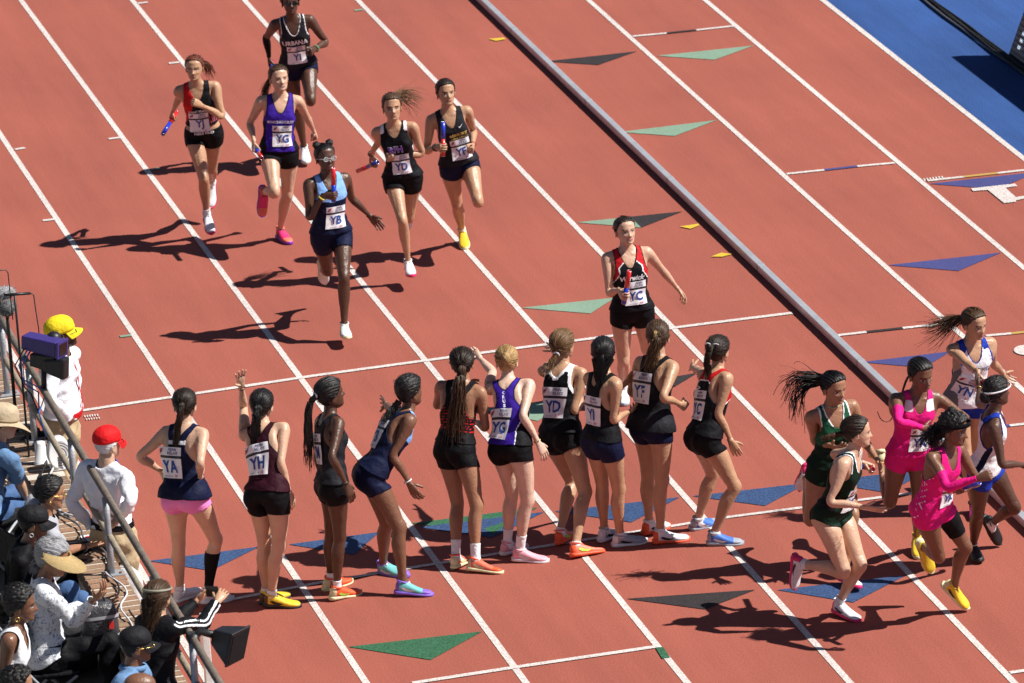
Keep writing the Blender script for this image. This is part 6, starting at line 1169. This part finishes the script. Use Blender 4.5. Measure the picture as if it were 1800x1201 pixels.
for k,(m_,dx) in enumerate(((CABU,0),(CABU,.03),(BLACKP,-.03))):
    cb=empty('hanging_cable',c,['thin blue cable looping down from the rail camera','second blue cable tied to the railing by the camera','black cable hanging from the rail camera'][k],'cable'); tube([(-.12+dx,.03,-.02),(-.20+dx,.05,-.15),(-.17,.04,-.30+dx),(-.08+dx*2,-.02,-.36),(-.10,-.1,-.50),(-.07,-.15,-.68)],.006,6,'wire',m_,cb)
# microphones
rs=np.random.RandomState(8)
for k,(mx,my,lab) in enumerate(((8,515,'grey furry windshield microphone, upper of the pair on stands'),(12,541,'dark grey furry windshield microphone, lower of the pair'))):
    c=at(mx,my,-1.75); mo=empty('microphone',c,lab,'microphone'); V,F=ellipsoid((0,0,0),(.085,.05,.048) if k==0 else (.066,.06,.066),None,30,20); V=np.array(V); V*=(1+rs.normal(0,.05,len(V)))[:,None]; new_mesh('windshield',V,F,M('fur_grey%s'%'ab'[k],(.42,.42,.43) if k==0 else (.20,.20,.20),.95,.1,1.,140,.5,60),parent=mo)
    g_=[];T_=[];o_=0
    for q in range(420):
        d=rs.normal(0,1,3); d/=np.linalg.norm(d); p=d*(np.array([.08,.048,.046]) if k==0 else np.array([.063,.058,.063])); u=np.cross(d,rs.normal(0,1,3)); u/=np.linalg.norm(u); g_+= [p-u*.002,p+u*.002,p+d*.022+rs.normal(0,.008,3)]; T_.append((o_,o_+1,o_+2)); o_+=3
    f_=new_mesh('fur',g_,np.array(T_),MATS['fur_grey%s'%'ab'[k]],parent=mo); f_['kind']='stuff'
    tube([(.0,0,-.04),(.0,0,-.2),(0,.02,ZL-c[2]+.0)],.010,8,'stand',BLACKP,mo)
c=at(30,516,-1.75); mo=empty('shotgun_microphone',c,'thin black microphone on a boom with its cable hanging down','microphone'); tube([(-.10,0,.0),(.10,0,-.012)],.011,8,'barrel',BLACKP,mo); tube([(-.02,0,0),(-.02,0,-.3),(-.02,.0,ZL-c[2])],.009,8,'stand',BLACKP,mo); tube([(.10,0,-.012),(.125,0,-.03),(.13,0,-.15),(.14,0,-.30),(.13,0,-.55)],.0045,6,'wire',BLACKP,mo); tube([(-.20,0,.20),(-.07,0,.195),(-.055,0,.17),(-.05,0,-.2)],.0045,6,'wire',BLACKP,mo)
# white fan, cup, cables
c=at(100,768,-1.60); c[2]=max(c[2],ZL+.13); fn=empty('floor_fan',(c[0],c[1],ZL),'white round fan standing on the wall behind the railing','fan'); V=[];n=28
for y,r in ((-.05,.10),(-.055,.118),(.045,.122),(.05,.10)):
    for i in range(n): a=2*math.pi*i/n; V.append((math.cos(a)*r*.75,y+.25*math.cos(a)*r,.13+math.sin(a)*r))
WPL=M('white_plastic',(.74,.75,.76),.4,.45)
new_mesh('drum',V,[(k*n+i,k*n+(i+1)%n,(k+1)*n+(i+1)%n,(k+1)*n+i) for k in range(3) for i in range(n)]+[tuple(range(n-1,-1,-1)),tuple(3*n+i for i in range(n))],WPL,parent=fn)
for r in (.03,.05,.07,.09): V,F=ringmesh((0,-.057,.13),(.25,1,0),r,.0035,24,5); new_mesh('grille_ring',V,F,M('fan_grille',(.06,.06,.07),.5),parent=fn)
g=Geo(); box(g,-.07,.07,-.06,.06,.0,.018); bevel(new_mesh('foot',g.v,g.f,WPL,smooth=False,parent=fn),.006)
c=px(73,814,ZL); cu=empty('plastic_cup',c,'upturned white plastic cup standing on the brick wall','cup'); new_mesh('cup_body',*loft([ring((0,0,z),np.array([1.,0,0]),np.array([0,1.,0]),r,r,r,22) for z,r in ((0,.056),(.012,.056),(.014,.050),(.16,.040),(.168,.036))]),WPL,parent=cu)
V,F=ringmesh((0,0,.004),(0,0,1),.056,.004,22,6); new_mesh('cup_rim',V,F,WPL,parent=cu)
for k in range(6):
    y0=46.6-.9*k; cb=empty('floor_cable',(RX,y0,ZL),['black cable winding along the wall top past the camera post','white cable beside the upturned cup','grey cable lying across the bricks near the second post','black cable curling at the foot of the third post','white cable trailing towards the bag','black cable along the wall below the phone'][k],'cable')
    t=np.linspace(0,1,28); tube(np.stack([-.06+.05*np.sin(t*5+k*1.7)+.03*np.sin(t*13+k),-t*1.5,.012+.02*np.abs(np.sin(t*7+k))],1),.0075,6,'wire',[BLACKP,CABW,M('cable_grey',(.2,.2,.2),.6),BLACKP,CABW,BLACKP][k],cb)
c=px(172,951,ZL); pr=empty('leaflet',c,'white printed leaflet lying on the wall top beside the woman in grey','leaflet'); o=new_mesh('sheet',[(-.10,-.10,.012),(.10,-.08,.014),(.09,.14,.013),(-.11,.12,.016)],[(0,1,2,3)],M('paper',(.7,.7,.72),.6,.3,0,1,.15,20),smooth=False,parent=pr); new_mesh('printed_band',[(-.08,.05,.019),(.07,.06,.020),(.07,.09,.020),(-.08,.08,.021)],[(0,1,2,3)],MATS['bib_red'],smooth=False,parent=pr)
# loudspeaker on the railing
c=at(406,1130,-1.42); sp=empty('loudspeaker',c,'black horn loudspeaker hung on the railing, facing the lanes','loudspeaker'); ax=np.array([.62,-.70,-.30]); ax/=np.linalg.norm(ax); sx=np.cross(ax,[0,0,1.]); sx/=np.linalg.norm(sx); uz_=np.cross(sx,ax)
bevel(new_mesh('cabinet',*obox(-.13,.05,.05,.055,.098,.125),BLACKP,smooth=False,parent=sp),.014); bevel(new_mesh('front_rim',*obox(.048,.064,.102,.130,.102,.130),BLACKP,smooth=False,parent=sp),.006); new_mesh('grille',*obox(.062,.068,.088,.112,.088,.112),M('grille_mesh',(.012,.012,.013),.8,.2,.8,300),smooth=False,parent=sp)
bk=np.array([RX,c[1]+.12,ZL+.60])-c; tube([-ax*.10,-ax*.16+bk*.3,bk],.028,8,'bracket',BLACKP,sp); tube([bk+np.array([0,-.05,0]),bk+np.array([0,.05,0])],.040,10,'pipe_clamp',BLACKP,sp)
c=px(368,1205,0.); po=empty('marker_post',c,'slim pale post standing by the outer lane near the loudspeaker','post'); g=Geo(); box(g,-.028,.028,-.028,.028,0,.55); bevel(new_mesh('post_shaft',g.v,g.f,M('post_white',(.60,.60,.58),.6,.3,.2,30,.1,8),smooth=False,parent=po),.006); g=Geo(); box(g,-.05,.05,-.05,.05,.0,.012); new_mesh('post_foot',g.v,g.f,STEEL,smooth=False,parent=po)
# barred gate at the end of the railing
gt=empty('barred_gate',(RX,47.95,ZL),'grey barred gate panel at the far end of the railing','gate'); tube([(-.02,0,.62),(-.55,.02,.62)],.022,10,'top_bar',STEEL,gt); tube([(-.02,0,.06),(-.55,.02,.06)],.018,10,'bottom_bar',STEEL,gt)
for k in range(7): tube([(-.05-.08*k,.0,.03),(-.05-.08*k,.0,.3),(-.05-.08*k,0,.62)],.014,8,'bar',STEEL,gt)

# ---- bags and jackets on the floor between the chairs
def backpack(c,yaw,size,label,mat,band=None):
    o=empty('bag',c,label,'bag'); o.rotation_euler=(0,0,yaw); V=[];n=22; w,d,h_=size
    for z,f in ((0,.86),(.03,1),(.45,1.02),(.75,.94),(.92,.75),(1,.45)):
        for i in range(n):
            a=2*math.pi*i/n; k=1+.04*math.sin(a*5+z*9); V.append((math.copysign(abs(math.cos(a))**.55,math.cos(a))*w/2*f*k,math.copysign(abs(math.sin(a))**.55,math.sin(a))*d/2*f*k,z*h_))
    F=[(k*n+i,k*n+(i+1)%n,(k+1)*n+(i+1)%n,(k+1)*n+i) for k in range(5) for i in range(n)]+[tuple(range(n-1,-1,-1)),tuple(5*n+i for i in range(n))]
    new_mesh('sack',V,F,mat,parent=o)
    V,F=ellipsoid((0,-d/2,h_*.32),(w*.36,d*.22,h_*.26)); new_mesh('pocket',V,F,band or mat,parent=o)
    for q in (-1,1): tube([(q*w*.25,d*.42,h_*.9),(q*w*.28,d*.75,h_*.6),(q*w*.27,d*.62,h_*.15)],.012,8,'strap',STRAP,o)
    tube([(-.04,0,h_*.97),(-.03,0,h_*1.07),(.03,0,h_*1.07),(.04,0,h_*.97)],.008,8,'handle',STRAP,o)
    return o
NYL=cloth('nylon_black',(.012,.012,.014)); NYW=cloth('nylon_white',(.55,.55,.56))
backpack(px(72,862,.42),.4,(.34,.20,.46),'black backpack between the hat man and the woman in grey',NYL)
backpack(px(226,1098,.36),-.5,(.26,.16,.44),'white and black tote bag under the railing beside the phone woman',NYW,NYL)
backpack(px(118,1180,.40),.2,(.44,.26,.36),'large black bag on the floor below the visor woman',NYL)
backpack(px(12,985,.40),.1,(.36,.22,.44),'black bag behind the woman in the black cap',NYL)
